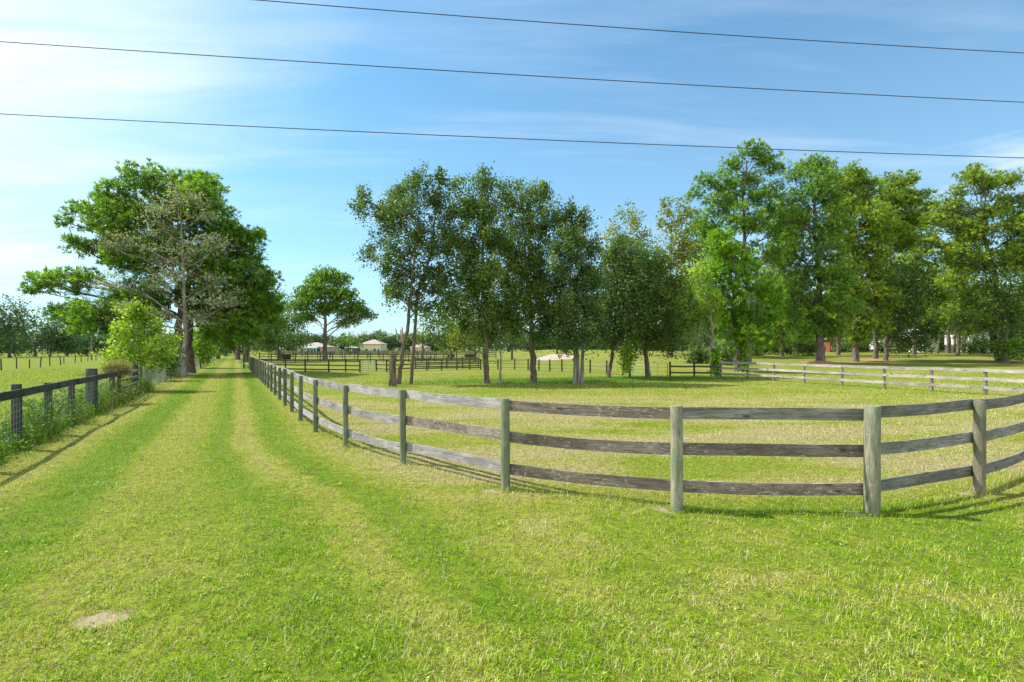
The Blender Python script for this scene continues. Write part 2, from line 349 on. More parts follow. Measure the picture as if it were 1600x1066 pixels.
# ------------------------------------------------------------------ ground
def vnoise(x, y, s, seed=0):
    r = np.random.default_rng(seed).random((64, 64)); x = x * s; y = y * s
    xi = np.floor(x).astype(int); yi = np.floor(y).astype(int); fx = x - xi; fy = y - yi
    fx = fx * fx * (3 - 2 * fx); fy = fy * fy * (3 - 2 * fy); a = lambda i, j: r[(xi + i) % 64, (yi + j) % 64]
    return (a(0, 0) * (1 - fx) + a(1, 0) * fx) * (1 - fy) + (a(0, 1) * (1 - fx) + a(1, 1) * fx) * fy
def gh(x, y):
    near_ = np.clip((45 - np.hypot(x, y)) / 20, 0, 1)
    return g(x, y) + near_ * ((vnoise(x, y, .7, 3) - .5) * .05 + (vnoise(x, y, 2.3, 4) - .5) * .022)
def axis(lim, near_lim, step):
    a = list(np.arange(0, near_lim, step)); v = near_lim; s = step
    while v < lim: a.append(v); s *= 1.22; v += s
    a.append(lim); a = np.array(a); return np.concatenate([-a[:0:-1], a])
xs = axis(1800, 26, .3); ys = axis(1800, 30, .3); ys = ys[ys > -200]
GX, GY = np.meshgrid(xs, ys, indexing='ij'); GZ = gh(GX, GY)
Vg = np.stack([GX, GY, GZ], -1).reshape(-1, 3); ni, nj = GX.shape
ii, jj = np.meshgrid(np.arange(ni - 1), np.arange(nj - 1), indexing='ij'); b0 = (ii * nj + jj).ravel()
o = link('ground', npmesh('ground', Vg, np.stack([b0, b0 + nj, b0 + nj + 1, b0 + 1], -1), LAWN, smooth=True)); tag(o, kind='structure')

def blades(x, y, z, h, w, tiltmax, tint, seed=1, tiltmin=.25):
    r = np.random.default_rng(seed); n = len(x)
    az = r.random(n) * 2 * math.pi; tilt = tiltmin + r.random(n) * (tiltmax - tiltmin)
    fa = az + math.pi / 2 + r.normal(size=n) * .4
    d = np.stack([np.cos(az), np.sin(az), np.zeros(n)], 1); wv = np.stack([np.cos(fa), np.sin(fa), np.zeros(n)], 1) * (w / 2)[:, None]
    b = np.stack([x, y, z - .006], 1)
    mid_ = b + d * (h * .5 * np.sin(tilt * .6))[:, None] + np.array([0, 0, 1.]) * (h * .5 * np.cos(tilt * .6))[:, None]
    tip = mid_ + d * (h * .5 * np.sin(tilt * 1.3))[:, None] + np.array([0, 0, 1.]) * (h * .5 * np.cos(tilt * 1.3))[:, None]
    V = np.stack([b - wv, b + wv, mid_ + wv * .8, mid_ - wv * .8, tip], 1).reshape(-1, 3)
    k = np.arange(n)[:, None] * 5
    Fc = np.concatenate([k + [0, 1, 2], k + [0, 2, 3], k + [3, 2, 4]], 0)
    return V, Fc, np.repeat(tint, 5)
def lawn(n, y0, y1, e, seed):
    r = np.random.default_rng(seed)
    # pdf(Y) ~ Y^(1-e)
    q = 2 - e; U = r.random(n); Y = (y0 ** q + U * (y1 ** q - y0 ** q)) ** (1 / q)
    X = (r.random(n) * 2 - 1) * (Y * 1.10 + 1.3)
    return X, Y, r
X, Y, r = lawn(720000, 2.4, 44, 1.65, 5)
u = X + .54 * Y
keep = (u > -4.75)
cl = vnoise(X, Y, 9, 6) * .6 + vnoise(X, Y, 2.2, 7) * .4
keep &= r.random(len(X)) < np.clip(.45 + (cl - .32) * 2.2, .34, 1)
for (a, b, c, d) in SAND + [(x - .12, y - .02, .12, .07) for x, y in POSTS_NEAR]:
    keep &= (((X - a) / c) ** 2 + ((Y - b) / d) ** 2 + (vnoise(X, Y, 7, 9) - .5) * .9) > 1.0
X, Y, cl = X[keep], Y[keep], cl[keep]; n = len(X)
grow = np.maximum(1, Y / 9) ** .75
h = (.030 + .040 * r.random(n) ** 1.4) * (.35 + cl * 1.35) * np.minimum(grow, 1.4); w = (.0034 + .0030 * r.random(n)) * grow ** 1.1
Vb, Fb, tb = blades(X, Y, gh(X, Y), h, w, 1.5, r.random(n), 8)
o = link('lawn_grass', npmesh('lawn_grass', Vb, Fb, GRASS, tb)); tag(o, 'short mown grass of green and straw blades covering the lawn', 'grass', kind='stuff')
# taller clumps here and there in the lawn
cxs, cys = [], []; fx_, fy_ = [], []
spots = [gp(x, y)[:2] for x, y in [(655, 985), (700, 970), (560, 1010), (620, 1000), (1390, 1015), (1370, 1000), (260, 1010), (60, 800), (40, 850), (90, 780), (150, 830), (1480, 920), (1540, 980), (330, 1050), (960, 1040), (1450, 860), (470, 870), (30, 760), (20, 900)]]
for (a, b) in spots:
    k = 170; cxs.append(a + rng.normal(size=k) * .17); cys.append(b + rng.normal(size=k) * .11)
for _ in range(150):
    b = 3 + 14 * random.random() ** 1.4; a = (random.random() * 2 - 1) * b; k = 35
    if a + .54 * b < -4.5: continue
    cxs.append(a + rng.normal(size=k) * .07); cys.append(b + rng.normal(size=k) * .05)
X = np.concatenate(cxs); Y = np.concatenate(cys); n = len(X)
Vb, Fb, tb = blades(X, Y, gh(X, Y), .05 + .06 * rng.random(n), .003 + .0025 * rng.random(n), 1.15, .3 + .7 * rng.random(n), 9)
o = link('tall_grass_tufts', npmesh('tall_grass_tufts', Vb, Fb, GRASS, tb)); tag(o, 'longer bright green grass tufts standing out of the mown lawn', 'grass', kind='stuff')
for p_, q_ in zip([(-16.5, 35.0), (-3.57, 10.85), (-1.97, 9.28), (-.1, 7.6), (2.15, 6.67), (4.57, 6.5), (6.81, 7.47)], [(-3.57, 10.85), (-1.97, 9.28), (-.1, 7.6), (2.15, 6.67), (4.57, 6.5), (6.81, 7.47), (8.98, 8.80)]):
    L = math.hypot(q_[0] - p_[0], q_[1] - p_[1]); k = int(L * 230); f_ = rng.random(k)
    fx_.append(p_[0] + (q_[0] - p_[0]) * f_ + rng.normal(size=k) * .07); fy_.append(p_[1] + (q_[1] - p_[1]) * f_ + rng.normal(size=k) * .07)
    k = 90; a_ = rng.random(k) * 6.28; fx_.append(q_[0] + np.cos(a_) * (.09 + .05 * rng.random(k))); fy_.append(q_[1] + np.sin(a_) * (.09 + .05 * rng.random(k)))
X = np.concatenate(fx_); Y = np.concatenate(fy_); n = len(X)
Vb, Fb, tb = blades(X, Y, gh(X, Y), .05 + .09 * rng.random(n) ** 1.5, .004 + .004 * rng.random(n), 1.1, .15 + .7 * rng.random(n), 19)
o = link('fence_line_grass', npmesh('fence_line_grass', Vb, Fb, GRASS, tb)); tag(o, 'untrimmed grass standing along the feet of the curved paddock fence', 'grass', kind='stuff')
# low broad-leaved weeds in the lawn
wx, wy = [], []
for _ in range(380):
    b = 2.8 + 13 * rng.random() ** 1.5; a = (rng.random() * 2 - 1) * b * 1.02
    if a + .54 * b < -4.5: continue
    if rng.random() > .35 + .5 * (a < -1.5): continue
    k = rng.integers(8, 34); sp = rng.uniform(.03, .10); wx.append(a + rng.normal(size=k) * sp); wy.append(b + rng.normal(size=k) * sp)
X = np.concatenate(wx); Y = np.concatenate(wy); n = len(X)
_q = rng.normal(size=(n, 3)); C = np.stack([X, Y, gh(X, Y) + .02 + .025 * rng.random(n)], 1)
_a = rng.random(n) * 6.28; _l = .008 + .010 * rng.random(n); _d = np.stack([np.cos(_a), np.sin(_a), .35 * rng.normal(size=n)], 1) * _l[:, None]; _b = np.stack([-np.sin(_a), np.cos(_a), .35 * rng.normal(size=n)], 1) * (_l * .55)[:, None]
Vw = np.stack([C - _d, C - _b, C + _d, C + _b], 1).reshape(-1, 3)
o = link('lawn_weeds', npmesh('lawn_weeds', Vw, np.arange(n * 4).reshape(-1, 4), leaf_mat('clover_leaves', [(0, (.12, .26, .008)), (.6, (.24, .38, .02)), (1, (.46, .54, .12))], .35, .5, .25), np.repeat(rng.random(n), 4))); tag(o, 'small broad leaved weeds scattered through the mown lawn', 'weeds', kind='stuff')
# lush uncut grass under the oak row
n = 26000; X = 6 + rng.normal(size=n) * 5.5; Y = 33.5 + (X - 3) * .28 + rng.normal(size=n) * 1.2
Vb, Fb, tb = blades(X, Y, gh(X, Y), .09 + .13 * rng.random(n), .014 + .01 * rng.random(n), 1.0, .25 + .5 * rng.random(n), 10)
o = link('uncut_grass', npmesh('uncut_grass', Vb, Fb, leaf_mat('uncut_grass_blades', [(0, (.07, .17, .012)), (1, (.17, .31, .03))], .4), tb)); tag(o, 'long uncut green grass growing along the feet of the oak row', 'grass', kind='stuff')
# pasture grass left of the fence
n = 60000; Y = 5 + 50 * rng.random(n) ** 1.5; X = -.54 * Y - 4.9 - 16 * rng.random(n) ** 2.0
Vb, Fb, tb = blades(X, Y, gh(X, Y), .10 + .12 * rng.random(n), .010 + .008 * rng.random(n), 1.1, rng.random(n), 12)
o = link('pasture_grass', npmesh('pasture_grass', Vb, Fb, GRASS, tb)); tag(o, 'bright yellow-green pasture grass beyond the black fence', 'grass', kind='stuff')

# ------------------------------------------------------------------ fences
def frame(a, b):
    a = np.array(a[:2], float); b = np.array(b[:2], float); d = b - a; L = np.hypot(*d); return a, L, math.atan2(d[1], d[0])
def board(L, z0, hgt, th, side, sag=0.0, seg=8, j=.004):
    """board along local x, its face offset to +y (side=1) or -y"""
    m_ = MB(); xs_ = np.linspace(0, L, seg + 1); bow = np.sin(xs_ / L * math.pi)
    zz = z0 - sag * bow + rng.normal(size=seg + 1) * j * .4; oy = side * .012 * bow * rng.uniform(-1, 1)
    y0 = oy; y1 = oy + th; ring = np.stack([np.stack([xs_, y0 + 0 * xs_, zz], 1), np.stack([xs_, y1 + 0 * xs_, zz], 1), np.stack([xs_, y1 + 0 * xs_, zz + hgt + rng.normal(size=seg + 1) * j * .5], 1), np.stack([xs_, y0 + 0 * xs_, zz + hgt + rng.normal(size=seg + 1) * j * .3], 1)], 1)
    V = ring.reshape(-1, 3); Fc = []
    for i in range(seg):
        for k in range(4): Fc.append((i * 4 + k, i * 4 + (k + 1) % 4, i * 4 + 4 + (k + 1) % 4, i * 4 + 4 + k))
    Fc += [(0, 3, 2, 1), (seg * 4, seg * 4 + 1, seg * 4 + 2, seg * 4 + 3)]
    m_.add(V, Fc); return m_
def rail(parent, a, b, z0, hgt, th, off, mat, sag=0.0, gap=0.01, name='rail'):
    p, L, an = frame(a, b); nx, ny = -math.sin(an), math.cos(an)
    za, zb = float(g(*a[:2])), float(g(*b[:2]))
    m_ = board(L - 2 * gap, z0, hgt, th, 1, sag)
    o_ = m_.build(name, mat, parent, loc=(p[0] + nx * off + math.cos(an) * gap, p[1] + ny * off + math.sin(an) * gap, za), rot=(0, -math.atan2(zb - za, L), an))
    return o_
def rpost(parent, x, y, r, h, mat, lean=(0, 0), seg=12, name='post', sides=None):
    m_ = MB(); hs_ = [-.15, 0, .04, .25 * h, .5 * h, .75 * h, h - .012, h]
    rr = [r * 1.03, r * 1.03, r, r * .99, r * .985, r * .97, r * .96, r * .90]
    m_.tube([(lean[0] * q, lean[1] * q, q) for q in hs_], rr, seg, .012 if seg > 4 else 0)
    return m_.build(name, mat, parent, smooth=seg > 4, loc=(x, y, float(g(x, y))), rot=(0, 0, rng.uniform(0, 6) if seg > 4 else (sides or 0)))

near_px = [(1530, 770), (1362, 803), (1058, 797), (790, 766), (630, 726), (540, 699), (493, 675), (469.5, 657.8)]
near_r = [.074, .098, .079, .066, .060, .060, .058, .060]
near_h = [1.345, 1.39, 1.345, 1.34, 1.335, 1.33, 1.33, 1.33]
near_m = [POSTW, POSTG, POSTG, POSTG2, POSTG2, POSTG2, POSTG2, POSTG2]
pts = [gp(*q)[:2] for q in near_px]
right = [np.array((8.98, 8.80)), np.array((11.15, 9.85)), np.array((13.4, 10.75)), np.array((15.7, 11.5)), np.array((18.1, 12.1))][::-1]
far = []; p = pts[-1].copy(); end = np.array((-.513 * 51.5, 51.5)); nseg = 18
for i in range(1, nseg + 1): far.append(p + (end - p) * i / nseg)
allp = right + pts + far
rs = [.07] * 5 + near_r + [.06] * nseg; hs_all = [1.34] * 5 + near_h + [1.33] * nseg
ms = [POSTW] * 5 + near_m + [POSTG2] * nseg
fence = empty('paddock_fence', (pts[2][0], pts[2][1], 0))
tag(fence, 'three board paddock fence with round green-stained posts curving across the foreground', 'fence')
base = np.array(fence.location)[:2]
for p, r_, h_, m_ in zip(allp, rs, hs_all, ms):
    q = p - base; rpost(fence, q[0], q[1], r_ * rng.uniform(.95, 1.05), h_ + rng.uniform(-.02, .02), m_, (rng.normal() * .008, rng.normal() * .008))
for i in range(len(allp) - 1):
    b, a = allp[i] - base, allp[i + 1] - base      # left to right; +y of the frame points into the paddock
    rr = max(rs[i], rs[i + 1])
    for lv, (z0, hh) in enumerate(((.225, .155), (.715, .16), (1.185, .155))):
        if i < 5: mm = BOARDD
        elif i < 7: mm = BOARDD if i < 6 else BOARDF
        elif i == 7: mm = BOARDF
        else: mm = BOARD
        if i == 5: mm = BOARDD
        if i == 6 and lv == 2: mm = BOARDD
        if i == 8 and lv == 1: mm = BOARDF
        rail(fence, a, b, z0 + rng.uniform(-.018, .018), hh, .026, rr * .80, mm, rng.uniform(-.012, .035), 0.004)

# left black fence with woven wire, running along the lane
ul = lambda Z: np.array((-(.5375 * Z + 2.194) * HC, Z * HC))
LF = empty('black_wire_fence', (*ul(6.8), 0)); tag(LF, 'black stained fence with one top rail and woven wire along the left of the lane', 'fence'); b0_ = ul(6.8)
lz = [3.3, 4.2, 5.10, 5.95, 6.80, 7.74, 9.0]
lr = [.085, .085, .088, .085, .075, .155, .09]; lh = [1.34, 1.34, 1.36, 1.27, 1.25, 1.47, 1.30]
LPp = [ul(z) - b0_ for z in lz]
ang_l = math.atan2(1, -.5375)
for q, r_, h_ in zip(LPp, lr, lh): rpost(LF, q[0], q[1], r_, h_, BLACKP, (0, 0), 12)
for i in range(len(LPp) - 1): rail(LF, LPp[i], LPp[i + 1], 1.10, .165, .04, -.175 if 4 <= i <= 5 else -.135, BLACK, 0, -.002)
def woven(parent, a, b, ztop, nh, stay, r_=.0022, z0=.05, off=-.09):
    p, L, an = frame(a, b); m_ = MB()
    for k in range(nh):
        z = z0 + (ztop - z0) * (k / (nh - 1)) ** 1.15; xs_ = np.linspace(0, L, 5)
        m_.tube([(x_, 0, z + rng.normal() * .004) for x_ in xs_], r_, 4, cap=False)
    nv = int(L / stay)
    for k in range(nv + 1): m_.tube([(k * L / max(nv, 1), 0, z0), (k * L / max(nv, 1), 0, ztop)], r_ * .8, 4, cap=False)
    nx, ny = -math.sin(an), math.cos(an)
    m_.build('wire_mesh', WIRE, parent, loc=(p[0] + nx * off, p[1] + ny * off, 0), rot=(0, 0, an))
for i in range(len(LPp) - 1): woven(LF, LPp[i], LPp[i + 1], 1.08, 10, .15)
# short board section, then the long green wire fence
BS = empty('board_fence_section', (*ul(9.9), 0)); tag(BS, 'short weathered four board fence section half buried in weeds beside the lane', 'fence'); bb = ul(9.9)
for z_, h_, r_ in ((9.55, 1.3, .07), (11.05, 1.45, .12)): q = ul(z_) - bb; rpost(BS, q[0], q[1], r_, h_, BLACKP)
for z0 in (.25, .52, .80, 1.08): rail(BS, ul(9.55) - bb, ul(11.05) - bb, z0, .10, .03, -.12, GREYP, .01)
GW = empty('green_wire_fence', (*ul(12), 0)); tag(GW, 'grey-green wire mesh fence on thin posts receding along the lane past the pine trunks', 'fence'); bb = ul(12)
gz = list(np.arange(11.6, 48, 1.35)); gq = [ul(z) - bb for z in gz]
for q in gq: rpost(GW, q[0], q[1], .055, 1.35, POSTG2, (rng.normal() * .02, rng.normal() * .02), 8)
for i in range(len(gq) - 1): woven(GW, gq[i], gq[i + 1], 1.25, 12, .12 if i < 6 else .3, .005 if i < 8 else .009)

def board_fence(name, label, plist, zs, bh, h, r_, pm, bm, off=.0, group=None, jit=0.0, gapset=()):
    c = plist[len(plist) // 2]; e = empty(name, (c[0], c[1], 0)); tag(e, label, 'fence', group); c = np.array(c[:2])
    for i, q in enumerate(plist):
        rpost(e, q[0] - c[0], q[1] - c[1], r_, h + rng.normal() * jit, pm, (rng.normal() * .01, rng.normal() * .01), 8)
    for i in range(len(plist) - 1):
        if i in gapset: continue
        for z0 in zs:
            gz0 = float(g(*plist[i])); ob = rail(e, np.array(plist[i]) - c, np.array(plist[i + 1]) - c, z0, bh, .03, off if off else r_ * .8, bm, rng.uniform(0, .02), 0.0)
            za, zb = float(g(*plist[i])), float(g(*plist[i + 1])); ob.location.z = za; ob.rotation_euler.y = -math.atan2(zb - za, np.hypot(*(np.array(plist[i + 1]) - np.array(plist[i]))))
    for ch in e.children:
        if ch.name.startswith('post'): ch.location.z = float(g(ch.location.x + c[0], ch.location.y + c[1]))
    return e
def smooth_pts(lst, it=1):
    a = np.array([gp(*q)[:2] for q in lst])
    for _ in range(it):
        b = a.copy(); b[1:-1] = (a[:-2] + 2 * a[1:-1] + a[2:]) / 4; a = b
    return [tuple(q) for q in a]
pale = smooth_pts([(1047, 590), (1083, 590.3), (1127, 591), (1171, 593), (1207, 595.5), (1256, 599), (1316, 603), (1383, 607.5), (1456, 612), (1539, 617), (1640, 624)], 1)
board_fence('bleached_paddock_fence', 'pale bleached three board fence on grey posts crossing the right side before the tall pines', pale[2:], (.27, .66, 1.05), .14, 1.18, .075, GREYP, BOARDP, off=-.09, jit=.02)
board_fence('dim_board_fence', 'short darker board fence between the oak row and the pale bleached fence', pale[:3], (.3, .75), .13, 1.15, .075, BROWNP, BROWN)
back = [gp(x, y)[:2] for x, y in [(751, 577.5), (778, 578), (804, 578.3), (825, 578.8), (842, 579.5), (859, 580.3), (878, 581), (900, 582), (922, 583), (948, 584.5), (973, 586.5)]]
board_fence('thin_rail_fence', 'thin rail fence on dark posts seen between the oak trunks', [tuple(q) for q in back], (.25, .6, .95), .045, 1.12, .07, BROWNP, GREYP, jit=.03)
f1 = [gp(x, y)[:2] for x, y in [(446, 580.5), (477, 581.2), (513.5, 581.6), (540, 582), (562.4, 582.5)]]
f1 = [f1[0] + (f1[0] - f1[1]) * 1.5] + f1
board_fence('brown_board_fence', 'dark brown three board fence left of the pale farm gate', [tuple(q) for q in f1], (.18, .56, .94), .12, 1.10, .07, BROWNP, BROWN)
f2 = [gp(x, y)[:2] for x, y in [(588, 580), (604, 581.5), (642, 579.6), (667, 579.2), (690, 578.8), (714, 578.4), (734, 578), (751, 577.6)]]
board_fence('brown_cross_fence', 'dark brown three board fence from the farm gate to behind the oaks', [tuple(q) for q in f2], (.18, .56, .94), .12, 1.08, .07, BROWNP, BROWN)
f3 = [gp(x, y)[:2] for x, y in [(649, 576.5), (670, 576.6), (698, 576.3), (723, 576), (748, 575)]]
board_fence('inner_cross_fence', 'dark three board fence standing just behind the brown cross fence', [tuple(q) for q in f3], (.2, .6, 1.0), .12, 1.2, .07, BROWNP, BROWN)
def row(x0, x1, y0, y1, n):
    a, b = gp(x0, y0)[:2], gp(x1, y1)[:2]; return [tuple(a + (b - a) * i / n) for i in range(n + 1)]
board_fence('far_paddock_fence', 'long dark paddock fence passing the foot of the lone round pine', row(405, 700, 565.5, 566.5, 15), (.35, .78, 1.2), .13, 1.38, .08, BROWNP, BROWN)
board_fence('second_paddock_fence', 'dark paddock fence line just beyond the lone round pine', row(420, 775, 560.3, 561.0, 18), (.35, .78, 1.2), .14, 1.4, .09, BROWNP, BROWN)
board_fence('third_paddock_fence', 'farther dark paddock fence line across the middle of the pastures', row(430, 760, 556.4, 557.0, 22), (.4, .8, 1.25), .14, 1.45, .09, BROWNP, BROWN)
board_fence('farthest_paddock_fence', 'faintest paddock fence line in front of the cream house', row(440, 700, 553.3, 553.5, 22), (.4, .85, 1.3), .16, 1.5, .1, BROWNP, BROWN)
lp = [(-.524 * y, y) for y in (55.5, 57.9, 60.3, 62.7, 65.1, 67.5)]
board_fence('lane_side_fence', 'brown board fence beside the lane past the end of the paddock', lp, (.3, .75, 1.2), .14, 1.4, .07, BROWNP, BOARD)
# pasture wire fence at far left
fl = [gp(x, y)[:2] for x, y in [(-45, 580), (2, 579), (26, 576.3), (46, 575.6), (63, 574.2), (78, 572), (95, 570.6), (100, 568.6), (117, 567.4), (127, 566), (137, 564.6), (150, 563.5), (165, 562.5)]]
e = empty('pasture_wire_fence', (*fl[3], 0)); tag(e, 'low wire fence on crooked thin posts crossing the left pasture', 'fence')
for q in fl: rpost(e, q[0] - fl[3][0], q[1] - fl[3][1], .06, 1.15 + rng.normal() * .12, BROWNP, (rng.normal() * .08, rng.normal() * .03), 6)
for z in (.4, .75, 1.05):
    MB().tube([(q[0] - fl[3][0], q[1] - fl[3][1], z) for q in fl], .006, 4, cap=False).build('wire', WIRE, e)
pq = gp(143, 563)
mp = MB().tube([(0, 0, 0), (0, 0, 2.8), (.02, 0, 4.6)], [.14, .12, .09], 8).build('pole', GREYP, None, loc=pq, smooth=True)
tag(mp, 'pale bare pole standing in the left pasture behind the low wire fence', 'pole')
# gate of pale tubes
def tube_gate(name, label, a, b, nb, hgt, mat):
    p, L, an = frame(a, b); e = empty(name, (p[0], p[1], float(g(*p))), an); tag(e, label, 'gate')
    fr = MB(); fr.tube([(0.05, 0, .1), (.05, 0, hgt)], .028, 6).tube([(L - .05, 0, .1), (L - .05, 0, hgt)], .028, 6).build('gate_frame', mat, e)
    for k in range(nb):
        z = .14 + (hgt - .16) * k / (nb - 1); MB().tube([(0.05, 0, z), (L - .05, 0, z)], .02, 6).build('bar', mat, e)
    MB().tube([(L * .5, 0, .12), (L * .5, 0, hgt)], .018, 6).build('brace', mat, e); return e
tube_gate('farm_gate', 'pale green tubular farm gate between the two brown fences', gp(565, 582)[:2], gp(586, 580.5)[:2], 6, 1.05, GATEM)
tube_gate('field_gate', 'dim green tubular gate between oak trunks next to the dark gate post', gp(975, 587)[:2], gp(1010, 588.5)[:2], 5, 1.1, GATEM)
tube_gate('wide_gate', 'thin grey tubular gate left of the short darker board fence', gp(1012, 588.5)[:2], gp(1044, 589.8)[:2], 4, 1.05, plain('dull_gate_steel', (.22, .22, .20), .7, .2))

# ------------------------------------------------------------------ overhead wires
for nm, (a, b, z, sag) in {'top': ((-20.5, 14.2), (26, 19.2), 0, 0)}.items(): pass
def cable(label, pa, pb, zc):
    A, B = P(*pa, 1.0), P(*pb, 1.0)
    ya = (zc - HC) / (A[2] - HC); yb = (zc - HC) / (B[2] - HC)
    a = np.array((A[0] * ya, ya, zc)); b = np.array((B[0] * yb, yb, zc)); ts = np.linspace(-.9, 1.9, 57)
    ptsw = [a + (b - a) * t_ + np.array((0, 0, .35 * (t_ - .5) ** 2 - .0875)) for t_ in ts]
    o_ = MB().tube(ptsw, .0135, 6, cap=False).build('power_cable', CABLE, None); tag(o_, label, 'cable', 'power cables crossing the sky')
cable('highest of the three black power cables crossing the sky', (400, 0), (1600, 83), 12.6)
cable('middle one of the three black power cables crossing the sky', (0, 65), (1600, 160), 11.0)
cable('lowest of the three black power cables, passing just above the pines', (0, 178), (1600, 247), 9.2)

# ------------------------------------------------------------------ trees
def unit(n, r): v = r.normal(size=(n, 3)); return v / np.linalg.norm(v, axis=1)[:, None]
def leafquads(C, size, r, up=.0, elong=1.7):
    n = len(C); a = unit(n, r); nrm = unit(n, r); nrm[:, 2] += up; b = np.cross(a, nrm); b /= np.linalg.norm(b, axis=1)[:, None] + 1e-9
    s = np.asarray(size)[:, None] if np.ndim(size) else size
    a = a * s * elong * .5; b = b * s * .5
    return np.stack([C - a, C - b * .9, C + a, C + b * .9], 1).reshape(-1, 3), np.arange(n * 4).reshape(-1, 4)
def needlequads(C, nper, ln, wd, r, axis_dir=None):
    """tufts: nper thin blades radiating from each centre, biased along axis_dir"""
    n = len(C); Cn = np.repeat(C, nper, 0); d = unit(n * nper, r)
    if axis_dir is not None: d = d * .75 + np.repeat(axis_dir, nper, 0); d /= np.linalg.norm(d, axis=1)[:, None] + 1e-9
    b = np.cross(d, unit(n * nper, r)); b /= np.linalg.norm(b, axis=1)[:, None] + 1e-9
    l = ln * (.7 + .5 * r.random(n * nper))[:, None]; w_ = wd * .5
    return np.stack([Cn, Cn + d * l * .45 - b * w_, Cn + d * l, Cn + d * l * .45 + b * w_], 1).reshape(-1, 3), np.arange(n * nper * 4).reshape(-1, 4)
def curve(a, b, k, r, bend=.15, droop=0):
    a = np.asarray(a, float); b = np.asarray(b, float); L = np.linalg.norm(b - a); ts = np.linspace(0, 1, k)[:, None]
    off = r.normal(size=3) * L * bend; off[2] = abs(off[2]) * .4 + droop * L
    p = a + (b - a) * ts + off * np.sin(ts * math.pi)
    p[1:-1] += r.normal(size=(k - 2, 3)) * L * .018; return p

